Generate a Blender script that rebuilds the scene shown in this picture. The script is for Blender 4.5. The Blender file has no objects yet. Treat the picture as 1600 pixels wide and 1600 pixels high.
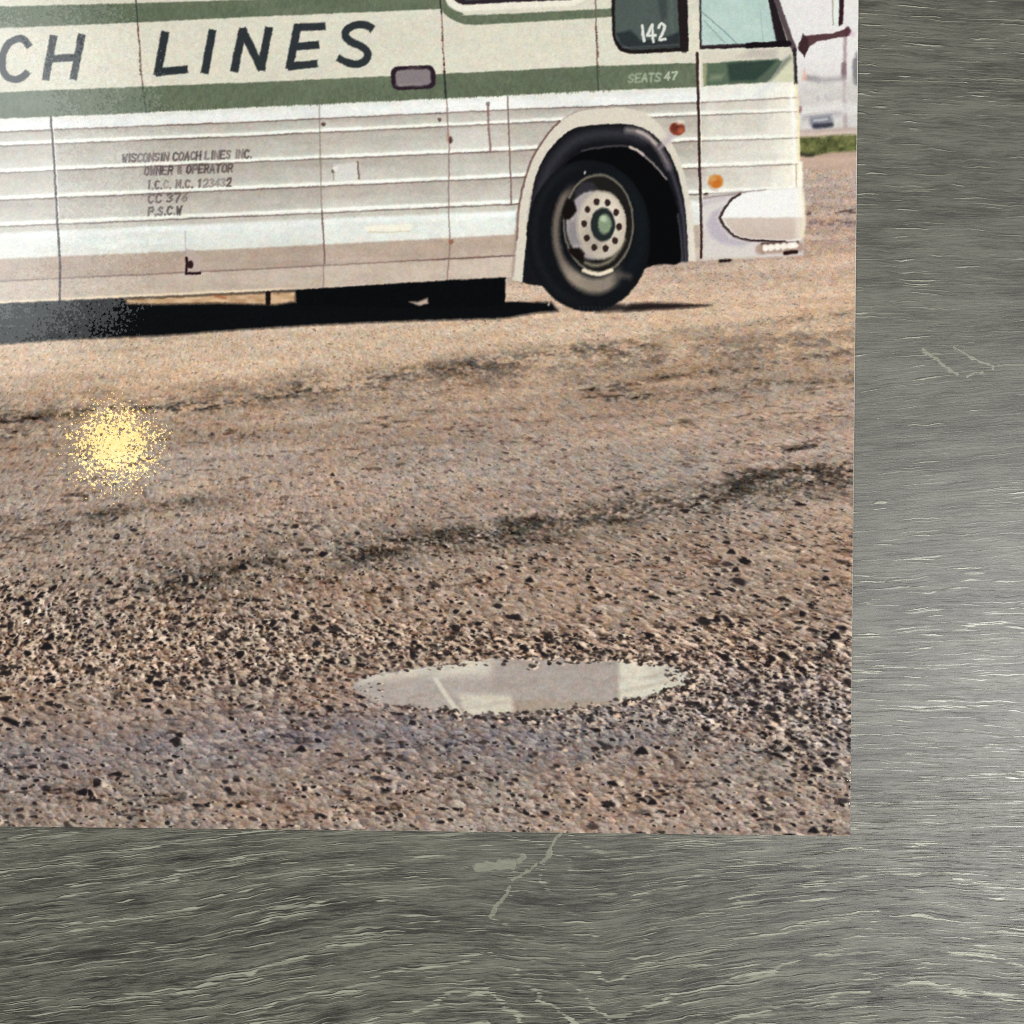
import bpy, math, random
import numpy as np

# ------------------------------------------------------------------ camera, world, lamps, exposure
PXM = 1.0e-4                       # one picture unit = 0.1 mm on the table
CAM_H = 0.24
scene = bpy.context.scene
cam_data = bpy.data.cameras.new("camera")
cam = bpy.data.objects.new("camera", cam_data)
scene.collection.objects.link(cam)
cam_data.sensor_width = 36.0
cam_data.lens = 36.0 * CAM_H / 0.16
cam_data.clip_start = 0.005
cam_data.clip_end = 20.0
cam.location = (0.0, 0.0, CAM_H)
scene.camera = cam

world = bpy.data.worlds.new("World")
scene.world = world
world.use_nodes = True
world.node_tree.nodes["Background"].inputs[0].default_value = (0.80, 0.90, 1.0, 1)
world.node_tree.nodes["Background"].inputs[1].default_value = 0.05


def area_lamp(name, loc, target, sx, sy, power, color, shape='RECTANGLE'):
    d = bpy.data.lights.new(name, 'AREA')
    d.shape = shape
    d.size, d.size_y, d.energy, d.color = sx, sy, power, color
    o = bpy.data.objects.new(name, d)
    scene.collection.objects.link(o)
    o.location = loc
    dx, dy, dz = [target[i] - loc[i] for i in range(3)]
    o.rotation_euler = (math.atan2(math.hypot(dx, dy), -dz), 0, math.atan2(dy, dx) - math.pi / 2)
    # area lamps look down -Z: tilt about X, then turn towards the target
    o.rotation_euler = (math.atan2(math.hypot(dx, dy), -dz), 0, math.atan2(-dx, dy))
    return o


# big soft room lamp to the right: even light on the print and the sheen on the wood at lower right
area_lamp('room_lamp', (0.375, -0.142, 0.80), (0, 0, 0), 0.20, 0.20, 6.8, (1.0, 0.985, 0.96))
# softer fill light, added from the far upper left to even the print
area_lamp('fill_light', (-1.05, 0.60, 0.95), (0, 0, 0), 0.60, 0.60, 11.0, (0.96, 0.98, 1.0))
# pale ceiling patch mirrored in the left of the gloss
for name, z, sx, sy, power in (('ceiling_glow', 1.200, 0.45, 0.48, 0.80), ('ceiling_glow_inner', 1.195, 0.38, 0.41, 0.66), ('ceiling_glow_core', 1.190, 0.30, 0.33, 0.44)):
    area_lamp(name, (-0.555, 0.325, z), (-0.555, 0.325, 0.0), sx, sy, power, (0.94, 0.99, 1.0), 'ELLIPSE')
# bare warm bulb mirrored as the yellow glint
bulb = bpy.data.lights.new('warm_bulb', 'POINT')
bulb.shadow_soft_size = 0.029
bulb.energy = 0.66
bulb.color = (1.0, 0.79, 0.22)
bulb_o = bpy.data.objects.new('warm_bulb', bulb)
scene.collection.objects.link(bulb_o)
bulb_o.location = (-0.372, 0.062, 1.20)

scene.cycles.use_denoising = False
scene.cycles.filter_width = 1.0
scene.view_settings.view_transform = 'Standard'
scene.view_settings.look = 'None'
scene.view_settings.exposure = 0.0
scene.view_settings.gamma = 1.0
scene.view_settings.use_curve_mapping = False


# ------------------------------------------------------------------ helpers
def tag(o, label=None, cat=None, group=None, kind=None):
    if label: o['label'] = label
    if cat: o['category'] = cat
    if group: o['group'] = group
    if kind: o['kind'] = kind
    return o


def wx(px): return (px - 800.0) * PXM
def wy(py): return (800.0 - py) * PXM


class Noise:
    """smooth value noise on a hashed lattice"""
    def __init__(self, seed):
        self.t = np.random.default_rng(seed).random((512, 512)).astype(np.float32)

    def __call__(self, x, y):
        x = np.asarray(x, np.float32); y = np.asarray(y, np.float32)
        xi = np.floor(x).astype(np.int32); yi = np.floor(y).astype(np.int32)
        fx = x - xi; fy = y - yi
        fx = fx * fx * (3 - 2 * fx); fy = fy * fy * (3 - 2 * fy)
        x0 = xi & 511; x1 = (xi + 1) & 511; y0 = yi & 511; y1 = (yi + 1) & 511
        t = self.t
        a = t[y0, x0] * (1 - fx) + t[y0, x1] * fx
        b = t[y1, x0] * (1 - fx) + t[y1, x1] * fx
        return (a * (1 - fy) + b * fy) * 2 - 1


def sstep(a, b, x):
    t = np.clip((x - a) / (b - a), 0, 1)
    return t * t * (3 - 2 * t)


class Nodes:
    """tiny shorthand for building shader node graphs"""
    def __init__(self, mat):
        mat.use_nodes = True
        self.nt = mat.node_tree
        self.bsdf = self.nt.nodes["Principled BSDF"]

    def new(self, kind, **props):
        n = self.nt.nodes.new(kind)
        for k, v in props.items(): setattr(n, k, v)
        return n

    def link(self, a, b): self.nt.links.new(a, b)

    def put(self, sock, v):
        if hasattr(v, 'links'): self.link(v, sock)
        else: sock.default_value = v

    def m(self, op, a, b=None, c=None, clamp=False):
        n = self.new('ShaderNodeMath', operation=op, use_clamp=clamp)
        self.put(n.inputs[0], a)
        if b is not None: self.put(n.inputs[1], b)
        if c is not None: self.put(n.inputs[2], c)
        return n.outputs[0]

    def step(self, v, lo, hi, a=0.0, b=1.0):
        n = self.new('ShaderNodeMapRange', interpolation_type='SMOOTHSTEP')
        self.put(n.inputs['Value'], v)
        for k, val in (('From Min', lo), ('From Max', hi), ('To Min', a), ('To Max', b)):
            n.inputs[k].default_value = val
        return n.outputs['Result']

    def xyz(self, x, y, z=0.0):
        n = self.new('ShaderNodeCombineXYZ')
        for i, v in enumerate((x, y, z)): self.put(n.inputs[i], v)
        return n.outputs[0]

    def noise(self, vec, scale=1.0, detail=2.0, rough=0.5, color=False):
        n = self.new('ShaderNodeTexNoise', noise_dimensions='3D')
        self.put(n.inputs['Vector'], vec)
        n.inputs['Scale'].default_value = scale
        n.inputs['Detail'].default_value = detail
        n.inputs['Roughness'].default_value = rough
        return n.outputs['Color' if color else 'Fac']

    def mix(self, fac, a, b, blend='MIX'):
        n = self.new('ShaderNodeMix', data_type='RGBA', blend_type=blend)
        self.put(n.inputs[0], fac)
        self.put(n.inputs[6], a); self.put(n.inputs[7], b)
        return n.outputs[2]


def lin(c):
    c = np.asarray(c, np.float32) / 255.0
    return np.where(c <= 0.04045, c / 12.92, ((c + 0.055) / 1.055) ** 2.4)


def rgba(r, g, b):
    v = lin((r, g, b))
    return (float(v[0]), float(v[1]), float(v[2]), 1.0)


# ------------------------------------------------------------------ the wood surface
def axis(a0, a1, b1, b0, fine, coarse):
    return np.concatenate([np.arange(a0, a1, coarse), np.arange(a1, b1, fine), np.arange(b1, b0 + 1, coarse)]).astype(np.float32)


def build_table():
    xs = axis(-3600, -120, 1720, 3600, 10, 120)
    ys = axis(-2800, -120, 1720, 3000, 10, 120)
    X, Y = np.meshgrid(xs, ys)
    n1, n2, n3 = Noise(11), Noise(12), Noise(13)
    wob = n1(X / 420, Y / 160) * 16 + n2(X / 150, Y / 60) * 5
    low = sstep(1150, 1400, Y)
    # fibres: rise to the right at lower left, arch over at lower right
    kx = [-3600, -400, 0, 300, 600, 760, 950, 1330, 1450, 1600, 2000, 3600]
    f_low = np.interp(X, kx, [60, 30, 0, -36, -84, -92, -88, -126, -132, -124, -90, 0])
    f_top = np.interp(X, [-3600, 1330, 1600, 3600], [0, 0, 14, 60]) * sstep(420, 60, Y)
    f_mid = np.interp(X, [-3600, 1330, 1600, 3600], [60, 0, -16, -60]) * sstep(420, 560, Y) * sstep(1000, 800, Y)
    GY = Y - f_low * low - f_top - f_mid + wob * 0.6
    # growth rings: cathedral arches with a ridge near the knot and a valley right of it
    r_low = np.interp(X, kx, [120, 60, 0, -55, -150, -200, -30, -112, -130, -96, -20, 0])
    kn = np.exp(-(((X - 790) / 70) ** 2 + ((Y - 1348) / 26) ** 2))
    RING = (Y - r_low * low - f_top - f_mid + wob * 1.5 + kn * 60) / 62.0
    nx, ny = len(xs), len(ys)
    co = np.zeros((ny, nx, 3), np.float32)
    co[..., 0] = wx(X); co[..., 1] = wy(Y)
    me = bpy.data.meshes.new('wood_surface')
    idx = np.arange(nx * ny).reshape(ny, nx)
    quads = np.stack([idx[1:, :-1], idx[1:, 1:], idx[:-1, 1:], idx[:-1, :-1]], -1).reshape(-1, 4)
    verts = co.reshape(-1, 3)
    # a board 22 mm thick: rim and underside
    c = [(wx(xs[0]), wy(ys[-1])), (wx(xs[-1]), wy(ys[-1])), (wx(xs[-1]), wy(ys[0])), (wx(xs[0]), wy(ys[0]))]
    base = len(verts)
    extra = [(x, y, z) for z in (-0.0002, -0.022) for x, y in c]
    verts = np.concatenate([verts, np.array(extra, np.float32)])
    side = [[base + i, base + 4 + i, base + 4 + (i + 1) % 4, base + (i + 1) % 4] for i in range(4)]
    side = [s[::1] for s in side] + [[base + 7, base + 6, base + 5, base + 4]]
    quads = np.concatenate([quads, np.array(side)])
    fill_mesh(me, verts, quads)
    grain = np.zeros((len(verts), 3), np.float32)
    grain[:nx * ny, 0] = (X / 100).ravel()
    grain[:nx * ny, 1] = (GY / 100).ravel()
    grain[:nx * ny, 2] = RING.ravel()
    a = me.attributes.new('grain', 'FLOAT_VECTOR', 'POINT')
    a.data.foreach_set('vector', grain.ravel())
    dens = np.interp(Y, [-2800, 0, 500, 800, 950, 1700, 3000], [0.3, 0.22, 0.15, 0.22, 0.55, 1.0, 0.6]) + 0.25 * n3(X / 260, Y / 120)
    dens = dens * (1 - 0.45 * np.exp(-(((X - 760) / 190) ** 2 + ((Y - 1370) / 110) ** 2)))
    dark = np.clip(dens, 0, 1.2) * (1 - 0.6 * sstep(1250, 1360, X) * sstep(1330, 1200, Y))
    dk = np.zeros(len(verts), np.float32)
    dk[:nx * ny] = np.clip(dark * 0.85 + 0.15, 0, 1).ravel()
    a3 = me.attributes.new('pore_darkness', 'FLOAT', 'POINT')
    a3.data.foreach_set('value', dk)
    pd = np.zeros(len(verts), np.float32)
    pd[:nx * ny] = np.clip(dens, 0, 1.2).ravel()
    a2 = me.attributes.new('pore_density', 'FLOAT', 'POINT')
    a2.data.foreach_set('value', pd)
    o = bpy.data.objects.new('table_surface', me)
    scene.collection.objects.link(o)
    me.materials.append(wood_material())
    tag(o, 'grey wood-grain laminate surface under the photo print', kind='structure')
    return o


def fill_mesh(me, verts, quads):
    me.vertices.add(len(verts))
    me.vertices.foreach_set('co', np.ascontiguousarray(verts, np.float32).ravel())
    me.loops.add(len(quads) * 4)
    me.loops.foreach_set('vertex_index', np.ascontiguousarray(quads, np.int32).ravel())
    me.polygons.add(len(quads))
    me.polygons.foreach_set('loop_start', np.arange(0, len(quads) * 4, 4, dtype=np.int32))
    me.update(calc_edges=True)


def wood_material():
    mat = bpy.data.materials.new('grey_wood_laminate')
    n = Nodes(mat)
    att = n.new('ShaderNodeAttribute', attribute_name='grain')
    sep = n.new('ShaderNodeSeparateXYZ')
    n.link(att.outputs['Vector'], sep.inputs[0])
    gx, gy0, ring = sep.outputs
    sway = n.noise(n.xyz(n.m('MULTIPLY', gx, 2.4), n.m('MULTIPLY', gy0, 5.0), 71.0), 1.0, 2.0)
    gy = n.m('MULTIPLY_ADD', sway, 0.10, gy0)
    tco = n.new('ShaderNodeTexCoord')
    sp = n.new('ShaderNodeSeparateXYZ')
    n.link(tco.outputs['Object'], sp.inputs[0])
    ux = n.m('MULTIPLY', sp.outputs[0], 100.0)             # centimetres
    uy = n.m('MULTIPLY', sp.outputs[1], 100.0)

    def stretch(fx, fy, z, detail, rough=0.5, dy=0.0):
        return n.noise(n.xyz(n.m('MULTIPLY', gx, fx), n.m('MULTIPLY_ADD', gy, fy, dy), z), 1.0, detail, rough)
    broad = stretch(0.25, 1.1, 3.1, 3.0)
    patch = stretch(0.7, 4.5, 9.1, 3.0)
    fib = stretch(1.6, 30.0, 0.0, 3.0, 0.65)
    fib2 = stretch(5.0, 62.0, 5.0, 2.0, 0.6)
    speck = stretch(30.0, 70.0, 7.0, 2.0, 0.7)
    # dark hair-line pores, long and short
    pore_a = n.step(stretch(0.9, 26.0, 21.0, 2.5, 0.55), 0.575, 0.66)
    pore_b = n.step(stretch(2.6, 40.0, 25.0, 2.0, 0.55), 0.60, 0.70)
    # growth rings gather the pale dashes
    rn = stretch(1.2, 4.0, 33.0, 2.5)
    ringw = n.m('FRACT', n.m('MULTIPLY_ADD', rn, 1.0, ring))
    ringm = n.m('SUBTRACT', 1.0, n.m('ABSOLUTE', n.m('MULTIPLY_ADD', ringw, 2.0, -1.0)))
    ringm = n.step(ringm, 0.70, 1.0)
    att2 = n.new('ShaderNodeAttribute', attribute_name='pore_density')
    zone = n.m('MULTIPLY', att2.outputs['Fac'], n.step(stretch(0.30, 0.45, 40.0, 1.0), 0.25, 0.7, 0.6, 1.1))
    lift = n.m('MULTIPLY_ADD', n.m('MULTIPLY', ringm, zone), 0.135, n.m('MULTIPLY_ADD', zone, 0.05, -0.042))

    def dashes(fx, fy, z, lo, hi, shift):
        a = n.step(n.m('ADD', stretch(fx, fy, z, 1.5), lift), lo, hi)
        b = n.step(n.m('ADD', stretch(fx, fy, z, 1.5, 0.5, shift), lift), lo, hi)
        return a, n.m('SUBTRACT', b, a, clamp=True)  # second mask: shadow side of each embossed dash, painted as a dark edge
    pale, rim = dashes(1.15, 25.0, 55.0, 0.64, 0.70, 0.42)
    pale2, rim2 = dashes(0.8, 36.0, 61.0, 0.60, 0.68, 0.40)

    # knot and stray cross-grain marks
    wob = n.m('MULTIPLY_ADD', n.noise(n.xyz(ux, uy, 2.0), 9.0, 2.0), 0.10, -0.05)

    mw = n.noise(n.xyz(ux, uy, 8.0), 3.2, 3.0, 0.6, color=True)
    ms = n.new('ShaderNodeSeparateXYZ')
    n.link(mw, ms.inputs[0])
    mx = n.m('ADD', ux, n.m('MULTIPLY_ADD', ms.outputs[0], 0.17, -0.085))
    my = n.m('ADD', uy, n.m('MULTIPLY_ADD', ms.outputs[1], 0.17, -0.085))

    def line(ax, ay, bx, by, w):
        ax, ay, bx, by = (ax - 800) / 100, (800 - ay) / 100, (bx - 800) / 100, (800 - by) / 100
        vx, vy = bx - ax, by - ay
        px = n.m('SUBTRACT', mx, ax); py = n.m('SUBTRACT', my, ay)
        t = n.m('DIVIDE', n.m('MULTIPLY_ADD', px, vx, n.m('MULTIPLY', py, vy)), vx * vx + vy * vy, clamp=True)
        ex = n.m('MULTIPLY_ADD', t, -vx, px); ey = n.m('MULTIPLY_ADD', t, -vy, py)
        d = n.m('SQRT', n.m('MULTIPLY_ADD', ex, ex, n.m('MULTIPLY', ey, ey)))
        d = n.m('ADD', d, wob)
        return n.step(d, w / 100 + 0.012, w / 100 - 0.012)
    marks = None
    for seg in ((878, 1302, 845, 1346, 2.2), (857, 1332, 848, 1342, 4.0), (838, 1350, 800, 1378, 1.8), (796, 1388, 766, 1432, 2.6),
                (748, 1355, 797, 1351, 8.5), (812, 1345, 818, 1338, 5.0), (1441, 546, 1494, 585, 2.4), (1490, 544, 1552, 574, 2.0), (1512, 588, 1534, 580, 2.0)):
        k = line(*seg)
        marks = k if marks is None else n.m('MAXIMUM', marks, k)

    calm = n.new('ShaderNodeAttribute', attribute_name='pore_darkness').outputs['Fac']
    tone = n.m('MULTIPLY_ADD', fib, 0.85, n.m('MULTIPLY', fib2, 0.40))
    tone = n.m('MULTIPLY_ADD', broad, 0.45, tone)
    tone = n.m('MULTIPLY_ADD', patch, 0.75, tone)
    tone = n.m('MULTIPLY_ADD', speck, 0.35, tone)
    tone = n.step(tone, 1.10, 1.70)
    col = n.mix(tone, n.mix(calm, rgba(68, 67, 61), rgba(46, 45, 41)), n.mix(calm, rgba(104, 104, 95), rgba(118, 118, 106)))
    col = n.mix(n.m('MULTIPLY', n.m('MULTIPLY', pore_a, calm), 0.80), col, rgba(36, 34, 33))
    col = n.mix(n.m('MULTIPLY', n.m('MULTIPLY', pore_b, calm), 0.66), col, rgba(40, 38, 37))
    col = n.mix(n.m('MULTIPLY', rim, 0.8), col, rgba(36, 34, 34))  # dash shadows put into the base colour
    col = n.mix(n.m('MULTIPLY', rim2, 0.5), col, rgba(40, 38, 37))
    col = n.mix(n.m('MULTIPLY', pale2, 0.65), col, rgba(150, 151, 134))
    col = n.mix(n.m('MULTIPLY', pale, 0.88), col, rgba(160, 161, 143))
    col = n.mix(n.m('MULTIPLY', marks, n.step(fib2, 0.30, 0.62, 0.5, 0.9)), col, rgba(138, 138, 122))
    n.link(col, n.bsdf.inputs['Base Color'])
    n.put(n.bsdf.inputs['Roughness'], n.m('MULTIPLY_ADD', n.m('MAXIMUM', pale, pale2), -0.09, n.step(fib2, 0.3, 0.7, 0.33, 0.39)))
    n.bsdf.inputs['Specular IOR Level'].default_value = 0.34
    # embossing
    h = n.m('MULTIPLY_ADD', fib, 0.6, n.m('MULTIPLY', speck, 0.30))
    h = n.m('SUBTRACT', h, n.m('MULTIPLY', n.m('MULTIPLY', pore_a, calm), 0.6))
    h = n.m('SUBTRACT', h, n.m('MULTIPLY', n.m('MULTIPLY', pore_b, calm), 0.3))
    h = n.m('MULTIPLY_ADD', n.m('MAXIMUM', pale, marks), 0.5, h)
    bump = n.new('ShaderNodeBump')
    bump.inputs['Strength'].default_value = 1.0
    bump.inputs['Distance'].default_value = 0.000028
    n.link(h, bump.inputs['Height'])
    n.link(bump.outputs[0], n.bsdf.inputs['Normal'])
    return mat


build_table()

# ------------------------------------------------------------------ the printed picture
# sheet corner and edge directions (picture units), sheet about 225 x 180 mm
P0 = np.array([1327.5, 1305.5])
EX = np.array([1327.0, 15.0]); EX /= np.linalg.norm(EX)
EY = np.array([-12.5, 1305.0]); EY /= np.linalg.norm(EY)
STEP = 1.32
us = np.concatenate([np.arange(-2250, -1362, 6.0), np.arange(-1362, 0, STEP), [0.0]])
vs = np.concatenate([np.arange(-1800, -1336, 6.0), np.arange(-1336, 0, STEP), [0.0]])
U, V = np.meshgrid(us, vs)
X0 = (P0[0] + U * EX[0] + V * EY[0]).astype(np.float32)
Y0 = (P0[1] + U * EX[1] + V * EY[1]).astype(np.float32)
NY, NX = X0.shape
MINV = np.linalg.inv(np.stack([EX, EY], 1))
jx, jy = Noise(1), Noise(2)
X = X0 + jx(X0 / 3.2, Y0 / 3.2) * 0.55 + jx(X0 / 11, Y0 / 11) * 0.5
Y = Y0 + jy(X0 / 3.2, Y0 / 3.2) * 0.55 + jy(X0 / 11, Y0 / 11) * 0.5
C = np.zeros((NY, NX, 3), np.float32)
L = np.zeros((NY, NX), np.int32)
PARTS = []           # (name, owner index, label)


def part(name, owner=None, label=None):
    PARTS.append((name, owner, label))
    return len(PARTS) - 1


def window(x0, x1, y0, y1, pad=6):
    cs = np.array([(x0 - pad, y0 - pad), (x1 + pad, y0 - pad), (x0 - pad, y1 + pad), (x1 + pad, y1 + pad)]) - P0
    q = cs @ MINV.T
    i0, i1 = np.searchsorted(us, [q[:, 0].min() - 2, q[:, 0].max() + 2])
    j0, j1 = np.searchsorted(vs, [q[:, 1].min() - 2, q[:, 1].max() + 2])
    return slice(max(j0, 0), max(j1, 0)), slice(max(i0, 0), max(i1, 0))


def blend(w, a, col, lab=None, cut=0.5):
    a3 = a[..., None]
    C[w] = C[w] * (1 - a3) + np.asarray(col, np.float32) * a3
    if lab is not None:
        L[w] = np.where(a > cut, lab, L[w])


def seg_dist(x, y, pts, closed=False):
    d = np.full(x.shape, 1e9, np.float32)
    n = len(pts)
    for i in range(n if closed else n - 1):
        ax, ay = pts[i]; bx, by = pts[(i + 1) % n]
        vx, vy = bx - ax, by - ay
        t = np.clip(((x - ax) * vx + (y - ay) * vy) / (vx * vx + vy * vy + 1e-9), 0, 1)
        d = np.minimum(d, np.hypot(x - ax - t * vx, y - ay - t * vy))
    return d


def poly_alpha(pts, soft=2.2, grow=0.0):
    p = np.array(pts, np.float32)
    w = window(p[:, 0].min(), p[:, 0].max(), p[:, 1].min(), p[:, 1].max(), 6 + soft * 2 + grow)
    x, y = X[w], Y[w]
    inside = np.zeros(x.shape, bool)
    n = len(pts)
    for i in range(n):
        ax, ay = p[i]; bx, by = p[(i + 1) % n]
        if ay == by: continue
        inside ^= ((ay > y) != (by > y)) & (x < (bx - ax) * (y - ay) / (by - ay) + ax)
    sd = seg_dist(x, y, p, True)
    sd = np.where(inside, -sd, sd) - grow
    return w, np.clip(0.5 - sd / soft, 0, 1)


def poly(pts, col, lab=None, soft=2.2, op=1.0, grow=0.0):
    w, a = poly_alpha(pts, soft, grow)
    blend(w, a * op, col, lab, 0.5 * op)


def stroke(pts, width, col, lab=None, soft=2.2, op=1.0, pad=None):
    p = np.array(pts, np.float32)
    pd = width + soft * 2 + 3
    w = window(p[:, 0].min(), p[:, 0].max(), p[:, 1].min(), p[:, 1].max(), pd)
    d = seg_dist(X[w], Y[w], p)
    a = np.clip(0.5 - (d - width / 2) / soft, 0, 1) * op
    blend(w, a, col, lab, 0.5 * op)


def ellipse(cx, cy, a, b, col, lab=None, soft=2.2, op=1.0, ring=None, cut=None, skew=0.0):
    w = window(cx - a, cx + a, cy - b, cy + b, 8 + soft * 2)
    dy = Y[w] - cy
    dx = X[w] - cx - skew * dy
    r = np.hypot(dx / a, dy / b)
    sd = (r - 1) * min(a, b)
    if ring: sd = np.abs(sd) - ring / 2
    al = np.clip(0.5 - sd / soft, 0, 1) * op
    if cut is not None:
        al = al * cut(dx / a, dy / b)
    blend(w, al, col, lab, 0.5 * op)


def smooth_pts(pts, n=6, closed=False):
    p = np.array(pts, float)
    out = []
    m = len(p)
    for i in range(m if closed else m - 1):
        g = (lambda k: p[k % m]) if closed else (lambda k: p[min(max(k, 0), m - 1)])
        a, b, c, d = g(i - 1), g(i), g(i + 1), g(i + 2)
        for k in range(n):
            t = k / n
            out.append(0.5 * (2 * b + (c - a) * t + (2 * a - 5 * b + 4 * c - d) * t * t + (3 * b - a - 3 * c + d) * t ** 3))
    if not closed: out.append(p[-1])
    return [tuple(q) for q in out]


gr = [Noise(100 + i) for i in range(12)]
rng = np.random.default_rng(5)

# ---- parts of the picture
P_GROUND = part('printed_gravel_lot', None, 'tan gravel lot printed across the lower picture')
P_BUS = part('printed_bus', None, 'white and green coach printed across the top')
P_SHADOW = part('printed_shadow', None, 'black shadow printed beneath the bus')
P_SKY = part('printed_sky', None, 'pale hazy sky printed right of the bus')
P_GRASS = part('printed_grass', None, 'dark green verge printed right of the bus')
P_PUDDLE = part('printed_puddle', None, 'shallow pale puddle printed among the stones')
P_POLE = part('printed_pole', None, 'thin distant pole printed at the right edge')
P_CAR = part('printed_distant_car', None, 'blurred dark car printed in the far background')

# ---- ground colour
x, y = X, Y
def fbm(sx, sy, k, oct=3):
    s = 0; a = 1.0
    for o in range(oct):
        s = s + a * gr[(k + o) % 12](x / sx * 2 ** o, y / sy * 2 ** o); a *= 0.55
    return s

yy = y + 0.06 * (x - 600)                         # the lot climbs to the right with the bus
ky = [-600, 380, 470, 520, 585, 640, 700, 780, 860, 930, 1010, 1080, 1140, 1200, 1260, 1330]
base = np.stack([np.interp(yy, ky, v) for v in (
    [186, 186, 202, 211, 202, 172, 172, 172, 164, 162, 160, 152, 142, 143, 156, 160],
    [162, 162, 174, 181, 171, 147, 149, 150, 142, 138, 136, 130, 127, 127, 136, 139],
    [146, 146, 150, 152, 142, 126, 132, 134, 125, 120, 118, 116, 121, 118, 122, 125])], -1)
C[:] = base
tilt = y + 0.055 * x
# long streaks left by tyres, running with the lot
streak = gr[3](x / 210 + 3, tilt / 9) * 0.6 + gr[4](x / 90, tilt / 5) * 0.45 + gr[5](x / 330, tilt / 22) * 0.6
C += (streak * 15.0 * sstep(1010, 850, yy))[..., None] * np.array([1.0, 0.96, 0.9])
pinky = gr[6](x / 130, y / 60)
C += pinky[..., None] * np.array([4.0, -0.5, -3.0])


def track(pts, width, dark, ragged=1.0, col=(62, 54, 46)):
    p = np.array(pts, float)
    w = window(p[:, 0].min(), p[:, 0].max(), p[:, 1].min(), p[:, 1].max(), width * 2 + 8)
    d = seg_dist(X[w], Y[w], p)
    nse = gr[11](X[w] / 38, Y[w] / 30) * 0.8 + gr[7](X[w] / 16, Y[w] / 5) * 0.8 + gr[8](X[w] / 6, Y[w] / 3.0) * 0.7 + gr[2](X[w] / 60, Y[w] / 12) * 0.6
    a = np.clip(1 - d / width, 0, 1) ** 0.8
    nse = nse + 0.9 * gr[5](X[w] / 4.5, Y[w] / 2.8) * ragged
    a = np.clip(a * dark * (1 + 1.25 * ragged * nse), 0, 0.9)
    blend(w, a, col)


track([(-60, 652), (300, 632), (700, 587), (1000, 560), (1340, 532)], 42, 0.50, 0.7, (122, 104, 90))
track([(250, 915), (600, 858), (900, 816), (1150, 772), (1340, 742)], 40, 0.52, 0.8, (104, 92, 80))
track([(-60, 830), (200, 806), (380, 776)], 24, 0.34, 0.8, (118, 102, 88))
track([(900, 640), (1150, 612), (1340, 590)], 26, 0.24, 0.8, (122, 106, 92))
track([(560, 868), (640, 848), (760, 828), (900, 806), (1010, 798), (1130, 768), (1220, 746), (1340, 732)], 20, 0.36)
track([(1150, 752), (1240, 738), (1330, 735)], 13, 0.5)
track([(560, 858), (620, 850), (720, 836), (860, 812)], 14, 0.32)
track([(470, 606), (580, 592), (700, 576), (800, 562), (920, 546), (1010, 538)], 15, 0.30)
track([(-40, 655), (60, 652), (150, 642), (340, 634), (470, 612)], 10, 0.45)
track([(260, 640), (340, 636)], 5, 0.6)
track([(480, 610), (600, 608)], 5, 0.4)
track([(-40, 690), (40, 676)], 12, 0.4)
track([(250, 925), (420, 878), (520, 868), (620, 856)], 16, 0.35)
track([(-60, 812), (60, 806), (180, 802), (320, 780)], 8, 0.35)
track([(920, 610), (1050, 588), (1190, 575), (1335, 545)], 8, 0.3)
track([(950, 625), (1060, 618), (1180, 600), (1335, 590)], 7, 0.28)
track([(955, 680), (1090, 655), (1200, 668), (1330, 650)], 5, 0.25)
track([(1225, 706), (1275, 696)], 4, 0.6)
track([(640, 645), (720, 640), (820, 640)], 6, 0.25)
track([(1240, 336), (1335, 330)], 6, 0.7, 1.0, (98, 76, 70))
track([(1180, 352), (1335, 348)], 8, 0.5, 1.0, (120, 100, 102))
track([(1120, 378), (1335, 376)], 4, 0.35, 1.0, (130, 105, 98))
track([(1020, 520), (1335, 490)], 8, 0.2)

# light wheel-polished streaks
for pts, wd, op in (([(250, 770), (340, 755), (420, 745)], 12, 0.25), ([(180, 815), (300, 800)], 9, 0.22),
                    ([(400, 560), (600, 540), (900, 515), (1200, 490)], 22, 0.30), ([(0, 575), (200, 560), (400, 548)], 18, 0.28),
                    ([(830, 690), (1000, 672), (1330, 640)], 16, 0.18), ([(540, 830), (640, 760)], 9, 0.18),
                    ([(1200, 870), (1330, 815)], 20, 0.18)):
    track(pts, wd, op * 1.7, 0.6, (206, 178, 150))

# blue-grey damp hollow below the puddle
for (cx, cy, a, b, k) in ((540, 1140, 320, 40, 0.40), (820, 1165, 240, 34, 0.36), (300, 1165, 240, 36, 0.32), (1120, 1050, 170, 38, 0.2), (60, 1185, 160, 34, 0.2)):
    r = np.hypot((X - cx) / a, (Y - cy) / b) + gr[9](X / 50, Y / 18) * 0.25
    blend((slice(None), slice(None)), np.clip(1.15 - r, 0, 1) * k, (122, 114, 119))
stroke([(300, 1157), (345, 1158), (390, 1148), (440, 1136)], 4, (190, 180, 170), soft=5, op=0.75)
stroke([(268, 1168), (330, 1164)], 5, (160, 156, 158), soft=7, op=0.4)

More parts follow.
